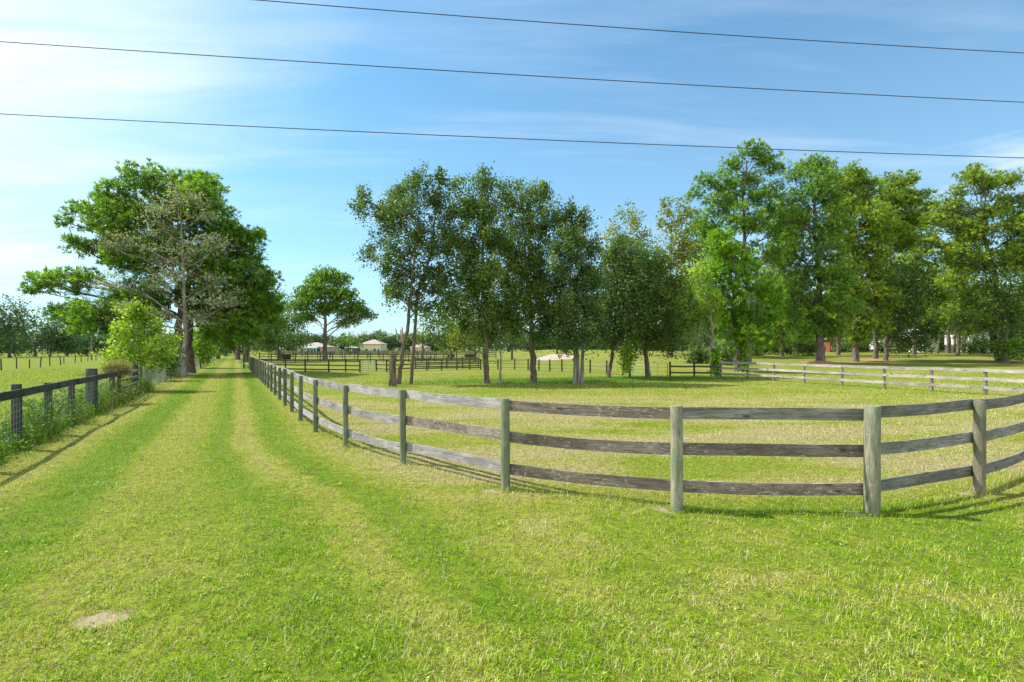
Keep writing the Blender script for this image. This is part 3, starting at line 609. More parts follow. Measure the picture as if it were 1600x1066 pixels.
def tree(name, label, base, trunk, blobs, Y, kind='oak', mat=None, bk=None, tr=.25, dens=1.0, leaf=.11, depth=.8, seed=1, group=None, cat='tree', clump=None, moss=0, vine=None, bare=.0, zshift=0, extra_trunks=(), lowbranch=.0, core=.0):
    """base: (px,py) foot; trunk: further (px,py) points; blobs: (px,py,r_px[,dY]) crown masses at distance Y"""
    r = np.random.default_rng(seed); B = P(base[0], base[1], Y); gz0 = float(g(B[0], B[1])); B[2] = gz0
    root = empty(name, tuple(B)); tag(root, label, cat, group); s = Y / F
    tp = [np.zeros(3)] + [P(px, py, Y) - B for px, py in trunk]
    for q in tp[1:]: q[1] += r.normal() * .25
    tp = np.array(tp); kk = []
    for i in range(len(tp) - 1):
        for f_ in np.linspace(0, 1, 6)[:-1]: kk.append(tp[i] + (tp[i + 1] - tp[i]) * f_)
    kk.append(tp[-1]); kk = np.array(kk); kk[2:-1, :2] += r.normal(size=(len(kk) - 3, 2)) * tr * .16
    zt = kk[:, 2] / max(kk[-1, 2], .1); rad = tr * (1 - .86 * np.clip(zt, 0, 1) ** .9); rad *= (.78 if kind == 'pine' else .9); rad[0] *= 1.4; rad[1] *= 1.05
    kk = np.insert(kk, 1, kk[0] + (kk[1] - kk[0]) * .25, 0); rad = np.insert(rad, 1, rad[0] * .80); kk[0, 2] -= .15
    wb = MB(); wb.tube(kk, rad, 8 if Y < 60 else 6, .05)
    for et in extra_trunks:          # (px foot, list of points, radius)
        q = np.array([P(et[0], base[1], Y) - B] + [P(px, py, Y) - B for px, py in et[1]]); q[0, 2] = -.1; q[:, 1] += r.normal() * .5
        q2 = np.array([q[i] + (q[i + 1] - q[i]) * f_ for i in range(len(q) - 1) for f_ in (0, .33, .66)] + [q[-1]])
        wb.tube(q2, np.linspace(et[2] * 1.1, et[2] * .35, len(q2)), 6, .05)
    cents = []; csz = []
    for bl in blobs:
        R = bl[2] * s * (1.18 if kind == 'pine' else .86 if cat == 'shrub' else 1.0); c = P(bl[0], bl[1], Y) - B; c[1] += (bl[3] if len(bl) > 3 else r.normal() * R * .5)
        # limb
        hz = math.hypot(c[0] - 0, c[1]); zz = np.clip(c[2] - hz * .55 - R * .3, kk[-1, 2] * .28, kk[-1, 2] * .95)
        i = int(np.argmin(abs(kk[:, 2] - zz))); st_ = kk[i]
        lr_ = min(rad[i] * .42, .03 + R * .028); lp_ = curve(st_, c, 7, r, .10)
        wb.tube(lp_, np.linspace(lr_, .03 + lr_ * .22, 7), 5 if Y > 60 else 6, cap=False)
        cs = clump or (.55 if kind == 'pine' else .8)
        ncl = max(4, int((9.6 if kind == 'pine' else 6.4 if kind == 'oak' else 3.6) * (R / cs) ** 1.8 * dens))
        v = unit(ncl, r) * (r.random(ncl) ** .38)[:, None] * R; v[:, 1] *= depth; v[:, 2] *= .9 if kind != 'pine' else .85
        cc = c + v; cc[:, 2] = np.maximum(cc[:, 2], .4)
        for q in cc:
            if r.random() < (.65 if Y < 60 else .3):
                f_ = r.uniform(.35, 1.0); i0 = min(6, int(f_ * 6)); wb.tube(curve(lp_[i0], q, 4, r, .12), np.linspace(.018 + lr_ * .12, .008, 4) * (1 if Y < 60 else 1.6), 4, cap=False)
        cents.append(cc); csz.append(np.full(ncl, cs * (.75 + .5 * r.random())) * (.6 + .7 * r.random(ncl)))
    wb.build('trunk', bk or BARK, root, smooth=True)
    C = np.vstack(cents); sz = np.concatenate(csz); ct = r.random(len(C))
    if kind == 'pine':
        nt_ = 8; Cn = np.repeat(C, nt_, 0); sn = np.repeat(sz, nt_) * 1.05
        dv = unit(len(Cn), r) * (r.random(len(Cn)) ** .45)[:, None] * sn[:, None]; dv[:, 2] *= .55
        T = Cn + dv; ax = dv / (np.linalg.norm(dv, axis=1)[:, None] + 1e-9); ax[:, 2] += .45
        npr = 9 if Y < 55 else (7 if Y < 90 else 6); ln = .36 * max(1, Y / 60) ** .5; wd = .065 * max(1, Y / 50)
        Vc, Fc = needlequads(T, npr, ln, wd, r, ax * .8)
        tint = np.clip(np.repeat(np.repeat(ct, nt_) * .3 + r.random(len(T)) ** 1.2 * .75, npr * 4), 0, 1)
    elif kind == 'bare':
        nt_ = 26; Cn = np.repeat(C, nt_, 0); sn = np.repeat(sz, nt_)
        dv = unit(len(Cn), r) * sn[:, None]; dv[:, 2] = dv[:, 2] * .4 + .25 * sn
        T = Cn + dv * .25; d_ = dv * (.6 + .7 * r.random(len(T)))[:, None]
        b_ = np.cross(d_, unit(len(T), r)); b_ /= np.linalg.norm(b_, axis=1)[:, None] + 1e-9; w_ = .011 * max(1, Y / 40)
        V1 = np.stack([T - b_ * w_, T + b_ * w_, T + d_ + b_ * w_ * .4, T + d_ - b_ * w_ * .4], 1).reshape(-1, 3); F1 = np.arange(len(V1)).reshape(-1, 4)
        L_ = np.repeat(T + d_ * .9, 3, 0) + r.normal(size=(len(T) * 3, 3)) * .13; V2, F2 = leafquads(L_, leaf * (.5 + r.random(len(L_))), r)
        t1 = np.repeat(r.random(len(T)) * .45, 4); t2 = np.repeat(.35 + r.random(len(L_)) * .65, 4)
        Vc = np.vstack([V1, V2]); Fc = np.vstack([F1, F2 + len(V1)]); tint = np.concatenate([t1, t2])
    else:
        nl = int(115 * (.11 / leaf) ** 1.2 * (dens ** .3)); Cn = np.repeat(C, nl, 0); sn = np.repeat(sz, nl)
        sd = r.normal(size=(len(C), 3)) * [.55, .55, .25] + [0, 0, .75]; sd /= np.linalg.norm(sd, axis=1)[:, None]; tt = r.random(len(Cn)) * 2.0 - .8
        dv = np.repeat(sd, nl, 0) * (tt * sn)[:, None] + r.normal(size=(len(Cn), 3)) * sn[:, None] * (.42 - .16 * tt)[:, None]
        T = Cn + dv; Vc, Fc = leafquads(T, leaf * (.6 + .8 * r.random(len(T))), r, .5)
        tint = np.clip(np.repeat(np.repeat(ct, nl) * .6 + r.random(len(T)) * .4, 4), 0, 1)
    Vc[:, 2] = np.maximum(Vc[:, 2], .05)
    link('crown', npmesh('crown', Vc, Fc, mat or OAK, tint), root)
    if moss:
        k = C[C[:, 2] < C[:, 2].mean() * 1.1]; k = k[r.choice(len(k), min(len(k), moss))]
        for q in k:
            rp = 26; base_ = q + r.normal(size=(rp, 3)) * [.20, .20, .12]; L_ = (.4 + 1.2 * r.random(rp))
            w_ = .022 * max(1, Y / 45); dx = r.normal(size=(rp, 2)) * .06; az = r.random(rp) * 6.28; bb_ = np.stack([np.cos(az), np.sin(az), 0 * az], 1) * w_
            tipv = base_ + np.stack([dx[:, 0], dx[:, 1], -L_], 1); Vm = np.stack([base_ - bb_, base_ + bb_, tipv + bb_ * .3, tipv - bb_ * .3], 1).reshape(-1, 3); Vm[:, 2] = np.maximum(Vm[:, 2], .2)
            link('moss', npmesh('moss', Vm, np.arange(len(Vm)).reshape(-1, 4), MOSS, np.repeat(r.random(rp), 4)), root)
    if vine:                        # (px, py0, py1, r_px): climber hugging the trunk
        n_ = vine[4] if len(vine) > 4 else 2600; ty = vine[1] + (vine[2] - vine[1]) * r.random(n_); c = np.stack([(vine[0] - 800) / F * Y + 0 * ty, Y + 0 * ty, HC - (ty - 545) * s], 1) - B
        c[:, :2] += r.normal(size=(n_, 2)) * vine[3] * s * .5; c[:, 2] = np.maximum(c[:, 2], .05); Vv, Fv = leafquads(c, .13 * (.6 + .8 * r.random(n_)), r)
        link('vine', npmesh('vine', Vv, Fv, LIME, np.repeat(r.random(n_), 4)), root)
    return root

# -- left of the lane
tree('pine_tree', 'tall dark-trunked pine left of the lane reaching a long limb over the pasture', (281, 585), [(281, 530), (272, 440), (250, 340), (235, 280)],
     [(185, 308, 27), (232, 285, 26), (268, 292, 24), (150, 338, 22), (135, 385, 18), (200, 345, 34), (245, 335, 34), (170, 375, 24), (215, 400, 34), (118, 325, 10), (112, 350, 9), (62, 437, 20), (100, 440, 20), (140, 432, 12), (45, 452, 8), (255, 400, 36), (165, 405, 12), (118, 495, 26), (160, 500, 28), (95, 488, 12), (200, 480, 30), (245, 470, 34), (195, 520, 22)],
     42, 'pine', PINE, BARKP, .45, .85, seed=21, depth=1.0)
tree('pine_tree', 'broad bright pine with two dark trunks on the right side of the left tree mass', (299, 585), [(298, 530), (300, 430), (300, 340), (298, 285)],
     [(300, 285, 22), (325, 300, 26), (345, 328, 26), (360, 362, 22), (312, 335, 34), (285, 320, 28), (388, 378, 17), (402, 366, 9), (385, 408, 20), (345, 385, 32), (340, 430, 38), (385, 440, 32), (415, 440, 17), (372, 475, 36), (408, 480, 24), (320, 470, 34), (345, 515, 30), (385, 515, 28), (425, 475, 14), (300, 400, 34), (270, 385, 28)],
     44, 'pine', PINE, BARKP, .42, .95, seed=22, depth=1.0, moss=10, extra_trunks=((293, [(292, 520), (290, 440)], .33),))
tree('half_bare_tree', 'half bare grey tree with lichened twigs in front of the left pines', (287, 585), [(288, 520), (287, 440), (283, 340)],
     [(235, 358, 24), (282, 312, 24), (310, 335, 22), (205, 375, 20), (265, 350, 26), (220, 400, 28), (180, 385, 12), (262, 400, 28), (305, 395, 28), (340, 385, 16), (190, 440, 26), (235, 445, 28), (285, 445, 28), (325, 440, 28), (215, 490, 22), (260, 490, 24), (315, 490, 26), (350, 480, 14)],
     39.0, 'bare', MOSSY, BARKL, .24, .8, leaf=.10, seed=23, depth=.8, clump=.95)
tree('leafy_shrub', 'yellow-green leafy shrub rising behind the fence in front of the left pines', (215, 616), [(214, 580), (213, 520)],
     [(195, 550, 18), (213, 525, 20), (232, 550, 20), (212, 562, 26), (224, 502, 12), (206, 496, 8), (185, 565, 12), (248, 566, 13), (188, 520, 9), (258, 545, 8), (242, 518, 10), (215, 488, 5)],
     25.3, 'oak', BUSH, BARK, .07, .62, leaf=.085, seed=24, clump=.50, cat='shrub', depth=1.0)
tree('dark_shrub', 'dark green shrub crowding the wire fence at the foot of the pine trunks', (252, 596), [(252, 575)],
     [(248, 565, 18), (262, 560, 16), (268, 580, 10), (240, 585, 10)], 33, 'oak', OAK, BARK, .06, .9, leaf=.10, seed=25, clump=.45, cat='shrub')
tree('hedge_shrub', 'light green shrub beside the lane just right of the pine trunks', (314, 575), [(315, 550)],
     [(313, 545, 16), (318, 525, 14), (310, 562, 12), (324, 552, 8), (322, 505, 12)], 55, 'oak', BUSH, BARK, .08, 1.0, leaf=.14, seed=26, clump=.6, cat='shrub')
tree('live_oak', 'mossy live oak overhanging the far end of the lane on its right', (384, 563), [(384, 540), (380, 500), (378, 470)],
     [(375, 480, 26), (410, 470, 28), (350, 500, 24), (395, 500, 26), (430, 500, 24), (410, 525, 18), (445, 515, 18), (360, 525, 14), (425, 535, 12), (438, 470, 14)], 80, 'oak', OAKY, BARK, .55, 1.0, leaf=.2, seed=27, clump=1.2, moss=14, depth=1.2)
tree('live_oak', 'dark live oak right of the lane with a crown reaching toward the lone round pine', (436, 560), [(436, 540), (440, 520)],
     [(430, 500, 22), (455, 515, 20), (440, 530, 16), (468, 530, 14), (455, 480, 16), (470, 505, 10), (415, 535, 14), (475, 540, 7)], 92, 'oak', OAK, BARK, .4, 1.0, leaf=.22, seed=28, clump=1.3, depth=1.2)
tree('live_oak', 'shaded oak closing over the lane at its vanishing end', (341, 559), [(342, 535), (345, 500)],
     [(345, 510, 22), (330, 525, 16), (360, 530, 14), (325, 500, 18), (355, 545, 6), (332, 545, 8)], 105, 'oak', OAK, BARK, .4, 1.0, leaf=.24, seed=29, clump=1.4, moss=10, depth=1.2)
tree('live_oak', 'second trunked oak left of the dark oak past the lane fence', (371, 560.5), [(371, 535), (368, 505)],
     [(370, 505, 18), (385, 530, 14), (355, 520, 15), (400, 545, 8)], 98, 'oak', OAK, BARK, .5, .9, leaf=.24, seed=30, clump=1.3, moss=8)
tree('round_pine', 'lone round-headed pine with a straight dark trunk in the middle pasture', (508, 563), [(508, 520), (508, 470), (508, 430)],
     [(508, 430, 15), (485, 440, 13), (530, 437, 12), (470, 458, 12), (500, 455, 16), (525, 460, 14), (545, 462, 12), (480, 475, 13), (462, 478, 7), (555, 480, 11), (568, 490, 9), (578, 494, 5), (540, 485, 12), (500, 485, 10), (475, 495, 11), (550, 500, 9), (515, 478, 12), (535, 505, 7)],
     95, 'pine', PINE, BARKP, .58, 1.5, seed=31, clump=.85, depth=1.0)
tree('lane_end_tree', 'dark tree closing the view at the very end of the lane', (352, 557), [(352, 530), (354, 505)],
     [(340, 540, 9), (352, 530, 12), (366, 540, 10), (378, 545, 8), (345, 515, 14), (365, 518, 14), (330, 545, 7), (358, 548, 6), (385, 530, 10), (345, 549, 4), (372, 550, 5)], 150, 'oak', OAK, BARK, .5, 1.3, leaf=.34, seed=33, clump=1.3, depth=1.2)
tree('lane_thicket', 'leafy thicket on the left verge near the end of the lane', (325, 562), [(325, 548)],
     [(320, 550, 9), (330, 545, 9), (312, 545, 9), (325, 535, 10), (336, 538, 7), (340, 549, 5), (305, 550, 8)], 88, 'oak', OAKY, BARK, .12, 1.1, leaf=.2, seed=34, clump=.7, cat='shrub')
k = 0
for (px, top, w, Y, lab, mt) in [
    (15, 468, 30, 120, 'tallest dark tree at the left edge beyond the pasture', FARL), (-25, 480, 28, 118, 'dark tree cut by the left edge of the view beyond the pasture', FARL),
    (55, 505, 20, 135, 'low rounded tree right of the tallest left edge tree', FARL), (78, 488, 19, 140, 'pointed tree in the left treeline between two lower ones', FARL),
    (105, 510, 20, 140, 'mid height tree in the left treeline under the pine limb', FARL), (135, 520, 20, 150, 'low tree in the left treeline behind the pale pole', FARL),
    (165, 522, 18, 150, 'low dark tree behind the yellow-green shrub', FARL)]:
    k += 1; hh = 556 - top; w *= 1.15
    tree('field_tree', lab, (px, 558), [(px, 558 - hh * .4), (px + 3, top + hh * .3)],
         [(px, top + w * .5, w * .65), (px - w * .7, top + hh * .3, w * .5), (px + w * .7, top + hh * .32, w * .5), (px - w * .5, top + hh * .5, w * .6), (px + w * .5, top + hh * .45, w * .6), (px, top + hh * .6, w * .7), (px - w * .6, 541, w * .45), (px + w * .6, 541, w * .45), (px, 545, w * .4)],
         Y, 'oak', mt, BARK, .35, .8, leaf=.32, seed=40 + k, clump=1.6, group='trees beyond the left pasture')

# -- the row of oaks in the paddock
OG = 'oaks in a row inside the paddock'
tree('oak_tree', 'leftmost leaning oak of the paddock row with a torn pale scar on its trunk', (622, 604), [(627, 570), (631, 545), (636, 510), (641, 480), (650, 400), (655, 320)],
     [(590, 320, 24), (620, 300, 22), (655, 290, 20), (600, 352, 28), (640, 335, 32), (680, 310, 20), (690, 345, 24), (660, 375, 32), (620, 395, 30), (575, 400, 8), (600, 418, 16), (690, 395, 24), (640, 430, 30), (670, 440, 26), (625, 460, 18), (655, 475, 20), (690, 450, 18), (566, 312, 9), (562, 330, 8), (612, 455, 8), (690, 280, 10)],
     30, 'oak', OAK, BARK, .165, .72, leaf=.09, seed=61, clump=.55, group=OG, extra_trunks=((641, [(652, 455), (672, 400), (680, 330)], .10),))
# shattered pale wood on the trunk
sc = MB(); Bs = P(627, 533, 29.75)
for k in range(6):
    a = Bs + rng.normal(size=3) * [.08, .05, .25]; sc.tube([a, a + np.array((rng.normal() * .12 - .05, -.12, .35 + rng.random() * .35)), a + np.array((rng.normal() * .12 + .02, -.15, .45 * rng.random()))], [.05, .035, .008], 4)
root = [o_ for o_ in bpy.data.objects if o_.name.startswith('oak_tree') and not o_.parent][0]
oo = sc.build('broken_limb', plain('splintered_pale_wood', (.34, .28, .22), .9, .3, 20), root); oo.location = -root.location
st = MB(); hz = (604 - 557) / F * 29.9
st.tube([(0, 0, -.1), (0, 0, .1), (.02, 0, .6), (-.03, 0, 1.2), (.03, 0, hz)], [.27, .22, .20, .19, .17], 8, .1).build('dead_stump', BARK, None, smooth=False, loc=gp(613, 604)); tag(bpy.data.objects['dead_stump'], 'tall dead dark stump standing against the leftmost leaning oak', 'stump')
tree('oak_tree', 'tallest oak of the paddock row with a pointed olive crown', (761, 600), [(760, 560), (758, 480), (755, 400), (755, 300)],
     [(755, 275, 13), (750, 300, 20), (735, 325, 24), (765, 330, 26), (745, 365, 34), (775, 375, 28), (720, 395, 24), (745, 420, 36), (720, 450, 28), (770, 440, 34), (745, 480, 34), (710, 485, 22), (775, 495, 28), (725, 515, 18), (760, 522, 22), (712, 290, 9), (706, 330, 14), (700, 370, 16), (695, 425, 16)],
     30.5, 'oak', OAKY, BARK, .20, .9, leaf=.086, seed=62, clump=.58, depth=1.25, group=OG)
tree('oak_sapling', 'thin straight sapling trunk just right of the tallest paddock oak', (782, 599.5), [(782, 560), (783, 500)],
     [(783, 500, 18), (790, 480, 16), (778, 520, 12)], 30.8, 'oak', OAK, BARKL, .085, .9, leaf=.086, seed=63, clump=.5, group=OG)
tree('oak_tree', 'broad olive-topped oak third in the paddock row with a dark lower crown', (833, 598.5), [(833, 560), (830, 500), (822, 420), (815, 340)],
     [(805, 315, 20), (835, 312, 18), (850, 330, 14), (815, 345, 30), (845, 360, 24), (800, 385, 30), (835, 395, 32), (815, 430, 36), (850, 440, 26), (800, 470, 30), (835, 480, 34), (860, 490, 22), (810, 515, 22), (845, 522, 22), (850, 295, 6), (785, 300, 10)],
     31.5, 'oak', OAKY, BARK, .24, .95, leaf=.086, seed=64, clump=.58, depth=1.25, group=OG)
tree('oak_tree', 'dark blue-green oak with three slender trunks fourth in the paddock row', (903, 599.5), [(902, 560), (898, 500), (892, 420), (890, 360)],
     [(885, 345, 18), (905, 360, 18), (890, 380, 28), (920, 395, 20), (875, 410, 26), (905, 425, 32), (880, 450, 30), (925, 440, 22), (895, 480, 34), (925, 490, 26), (870, 500, 26), (900, 520, 26), (935, 525, 18), (885, 535, 16), (888, 330, 8), (915, 340, 8), (870, 350, 10)],
     30.8, 'oak', OAK, BARKL, .13, .95, leaf=.086, seed=65, clump=.56, depth=1.25, group=OG, extra_trunks=((896, [(897, 560), (890, 500)], .12), (909, [(910, 560), (915, 490)], .14)))
tree('oak_tree', 'dense dark oak with a leaning trunk fifth in the paddock row', (951, 592), [(954, 570), (958, 545), (960, 500), (965, 430)],
     [(955, 405, 22), (975, 400, 24), (950, 435, 26), (985, 430, 26), (965, 460, 34), (940, 480, 26), (990, 470, 28), (960, 500, 32), (935, 515, 22), (985, 510, 26), (960, 530, 20), (965, 385, 10), (1000, 415, 14)],
     35.5, 'oak', OAK, BARK, .17, 1.0, leaf=.10, seed=66, clump=.65, depth=1.25, group=OG)
tree('oak_sapling', 'small leafy sapling between the last two oaks of the paddock row', (984, 589), [(984, 570), (985, 545)],
     [(984, 545, 12), (984, 560, 8), (988, 530, 12), (978, 575, 5)], 37, 'oak', BUSH, BARK, .10, .9, leaf=.12, seed=67, clump=.5, group=OG)
tree('oak_tree', 'last oak at the right end of the paddock row with a wide olive-grey crown', (1013, 591.5), [(1012, 560), (1012, 500), (1015, 430)],
     [(1010, 415, 22), (1035, 425, 22), (1000, 445, 26), (1030, 455, 30), (1055, 450, 20), (1010, 480, 34), (1050, 485, 26), (1070, 475, 14), (1000, 515, 26), (1035, 515, 28), (1065, 515, 18), (1015, 535, 16), (1050, 538, 14), (1025, 400, 12)],
     36.5, 'oak', OAKY, BARK, .22, 1.0, leaf=.10, seed=68, clump=.65, depth=1.25, group=OG)

# -- behind the oak row
for i, (px, py, Y, lab, mt, bl) in enumerate([
    (660, 563, 88, 'olive tree behind the leftmost leaning oak', OAKY, [(675, 510, 20), (695, 490, 18), (660, 530, 12), (690, 530, 16), (705, 515, 16), (670, 495, 10)]),
    (742, 563, 84, 'forked olive tree seen behind the tallest paddock oak', YEL, [(730, 520, 18), (745, 535, 12), (715, 530, 14), (735, 500, 14), (755, 520, 14), (722, 508, 10)]),
    (705, 563, 94, 'dark tree between the olive trees behind the paddock', OAK, [(705, 525, 16), (695, 540, 10), (718, 540, 10), (700, 505, 12)]),
    (800, 562, 100, 'far green tree seen between the second and third oak', FARL, [(800, 525, 16), (785, 535, 12), (815, 535, 12), (800, 505, 16)]),
    (870, 560, 110, 'far dark tree behind the pink clay bank', FARL, [(865, 515, 18), (885, 520, 18), (850, 525, 14), (870, 500, 16)]),
    (1000, 560, 85, 'yellow-topped tree rising behind the last oaks', YEL, [(975, 345, 16), (995, 345, 13), (960, 370, 16), (985, 380, 22), (1005, 370, 14), (970, 405, 22), (1000, 410, 24), (985, 440, 24), (1010, 450, 22), (955, 420, 14), (985, 480, 22)]),
    (1048, 562, 75, 'yellow-green sweetgum left of the tallest pine', YEL, [(1055, 325, 16), (1075, 335, 14), (1045, 350, 18), (1065, 365, 24), (1040, 385, 20), (1075, 395, 22), (1050, 415, 24), (1030, 425, 16), (1075, 435, 20), (1055, 460, 24), (1040, 490, 20), (1070, 490, 20)]),
    ]):
    tree('background_tree', lab, (px, py), [(px, py - 25), (px, (py + min(b[1] for b in bl)) / 2), (px + 2, min(b[1] for b in bl) + 15)], bl, Y, 'oak', mt, BARK, .3, .85, leaf=.24, seed=80 + i, clump=1.2, group='trees behind the oak row')

# -- the pines on the right
PG = 'tall pines behind the bleached fence'
tree('pine_tree', 'tallest pine on the right with an open crown and a vine-lit lower half', (1168, 572), [(1168, 520), (1165, 420), (1162, 320), (1168, 250)],
     [(1170, 240, 16), (1195, 250, 16), (1150, 255, 14), (1215, 262, 12), (1180, 275, 18), (1130, 282, 16), (1105, 285, 13), (1090, 300, 10), (1215, 292, 14), (1150, 300, 20), (1185, 310, 18), (1120, 320, 20), (1205, 330, 16), (1150, 345, 24), (1180, 350, 20), (1115, 350, 18), (1215, 365, 12), (1140, 385, 26), (1110, 385, 18), (1175, 395, 20), (1215, 400, 14)],
     56, 'pine', PINE, BARKP, .52, .75, seed=101, group=PG, depth=1.0)
tree('vine_pine', 'bright lime green vine-draped pine in front of the tallest right pine', (1153, 586), [(1153, 540), (1150, 470), (1140, 390)],
     [(1120, 380, 20), (1140, 410, 26), (1110, 420, 20), (1165, 420, 20), (1130, 450, 28), (1165, 460, 26), (1190, 450, 20), (1100, 465, 14), (1145, 490, 28), (1175, 500, 26), (1200, 495, 20), (1120, 495, 18), (1195, 530, 16), (1165, 530, 16), (1140, 525, 12), (1205, 470, 16)],
     44, 'pine', LIME, BARKP, .36, .62, seed=102, group=PG, vine=(1160, 500, 583, 8, 2600), moss=10)
tree('vine_pine', 'leaning pine trunk wrapped in green vine where the bleached fence begins', (1117, 591), [(1114, 555), (1110, 510), (1104, 460)],
     [(1100, 455, 18), (1090, 480, 18), (1110, 480, 20), (1080, 505, 14), (1115, 505, 14), (1095, 430, 16)], 37.3, 'oak', BUSH, BARKL, .26, .75, leaf=.12, seed=103, clump=.6, vine=(1117, 545, 590, 6, 1500), group=PG, moss=8)
tree('pine_tree', 'thick-trunked pine on a red needle mound behind the bleached fence', (1282, 568), [(1281, 530), (1280, 440), (1272, 340), (1268, 270)],
     [(1270, 258, 16), (1290, 262, 14), (1245, 270, 14), (1300, 280, 14), (1265, 295, 22), (1240, 310, 18), (1295, 310, 20), (1225, 345, 20), (1260, 340, 26), (1295, 350, 24), (1240, 385, 26), (1280, 390, 28), (1220, 400, 18), (1255, 430, 28), (1295, 435, 26), (1225, 450, 22), (1265, 475, 28), (1305, 480, 22), (1235, 490, 22), (1280, 515, 22), (1245, 520, 18), (1310, 515, 16)],
     58, 'pine', PINE, BARKP, .62, .75, seed=104, group=PG, depth=1.0, moss=16)
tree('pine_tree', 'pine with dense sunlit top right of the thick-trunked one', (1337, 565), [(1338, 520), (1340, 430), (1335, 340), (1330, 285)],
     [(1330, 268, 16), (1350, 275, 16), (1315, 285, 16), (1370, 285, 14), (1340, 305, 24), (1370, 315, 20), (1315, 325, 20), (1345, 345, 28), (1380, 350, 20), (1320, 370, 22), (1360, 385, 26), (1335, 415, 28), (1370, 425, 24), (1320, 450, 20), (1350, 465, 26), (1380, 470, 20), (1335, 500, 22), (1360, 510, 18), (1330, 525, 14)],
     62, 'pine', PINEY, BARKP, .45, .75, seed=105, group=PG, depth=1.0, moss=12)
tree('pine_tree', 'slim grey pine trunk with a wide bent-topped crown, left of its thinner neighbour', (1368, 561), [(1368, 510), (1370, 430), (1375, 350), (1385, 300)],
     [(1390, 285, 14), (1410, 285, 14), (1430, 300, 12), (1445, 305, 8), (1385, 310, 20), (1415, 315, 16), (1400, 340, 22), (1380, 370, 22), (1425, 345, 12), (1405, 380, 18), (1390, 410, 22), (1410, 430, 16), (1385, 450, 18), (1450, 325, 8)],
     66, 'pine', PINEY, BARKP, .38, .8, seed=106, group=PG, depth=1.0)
tree('oak_tree', 'dark shaded oak under the pines with a thin black trunk', (1384, 562), [(1384, 540), (1386, 500), (1390, 450)],
     [(1390, 445, 22), (1415, 440, 20), (1435, 450, 18), (1400, 480, 28), (1435, 485, 24), (1375, 490, 18), (1415, 515, 26), (1445, 515, 20), (1390, 520, 16), (1435, 535, 14), (1410, 535, 14)],
     64, 'oak', OAK, BARK, .3, 1.0, leaf=.19, seed=107, clump=1.0, group=PG)
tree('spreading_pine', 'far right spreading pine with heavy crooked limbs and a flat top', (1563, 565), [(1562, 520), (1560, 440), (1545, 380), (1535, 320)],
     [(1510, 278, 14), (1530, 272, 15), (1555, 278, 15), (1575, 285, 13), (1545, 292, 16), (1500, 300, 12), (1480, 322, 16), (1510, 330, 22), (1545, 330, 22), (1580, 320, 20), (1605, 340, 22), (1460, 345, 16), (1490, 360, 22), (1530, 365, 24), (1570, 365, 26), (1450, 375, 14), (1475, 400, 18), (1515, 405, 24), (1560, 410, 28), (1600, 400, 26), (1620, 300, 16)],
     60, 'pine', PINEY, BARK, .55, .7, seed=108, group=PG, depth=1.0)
tree('live_oak', 'grey-green oak filling the lower right edge around the spreading pine trunk', (1572, 564), [(1574, 530), (1578, 480)],
     [(1560, 450, 24), (1590, 460, 26), (1535, 475, 22), (1570, 490, 28), (1605, 495, 24), (1545, 510, 22), (1590, 525, 22), (1520, 500, 16), (1600, 545, 14), (1575, 545, 10), (1620, 450, 24)],
     58, 'oak', OAKY, BARK, .4, .8, leaf=.17, seed=109, clump=.95, group=PG, vine=(1578, 530, 560, 16, 1600), moss=10)
for i, (px, py, Y, w, lab, mt, bl) in enumerate([
    (1445, 552, 108, .25, 'broad leafy tree standing behind the white arched-window house roof', PINEY, [(1440, 440, 20), (1455, 465, 24), (1430, 480, 22), (1450, 500, 20), (1468, 490, 16), (1435, 515, 14), (1460, 520, 14)]),
    (1538, 552, 106, .25, 'leafy tree rising behind the white shed', OAKY, [(1530, 450, 22), (1515, 475, 22), (1545, 480, 24), (1525, 505, 20), (1500, 440, 18), (1550, 515, 14), (1510, 515, 14)]),
    (1465, 553, 92, .22, 'thin trunk tree at the left of the backyard group', OAKY, [(1465, 500, 16), (1455, 480, 14), (1470, 520, 12), (1460, 460, 14)]),
    (1481, 552, 95, .42, 'thickest trunk in the backyard group of trees', PINEY, [(1480, 440, 20), (1500, 450, 20), (1465, 420, 16), (1490, 475, 22), (1475, 500, 18), (1505, 490, 16), (1490, 420, 18), (1495, 515, 12)]),
    (1491, 551, 97, .28, 'slender trunk right behind the thickest backyard trunk', FARL, [(1490, 490, 16), (1500, 510, 14), (1485, 465, 14)]),
    (1504, 552, 94, .25, 'curving trunk at the right of the backyard group', OAKY, [(1510, 500, 18), (1520, 480, 16), (1505, 520, 12), (1530, 510, 14), (1515, 460, 16)])]):
    tree('backyard_tree', lab, (px, py), [(px, 530), (px + 2, 490), (px + 3, min(b[1] for b in bl) + 8)], bl, Y, 'oak', mt, BARK, w, .8, leaf=.26, seed=120 + i, clump=1.2, group='backyard trees on the right')
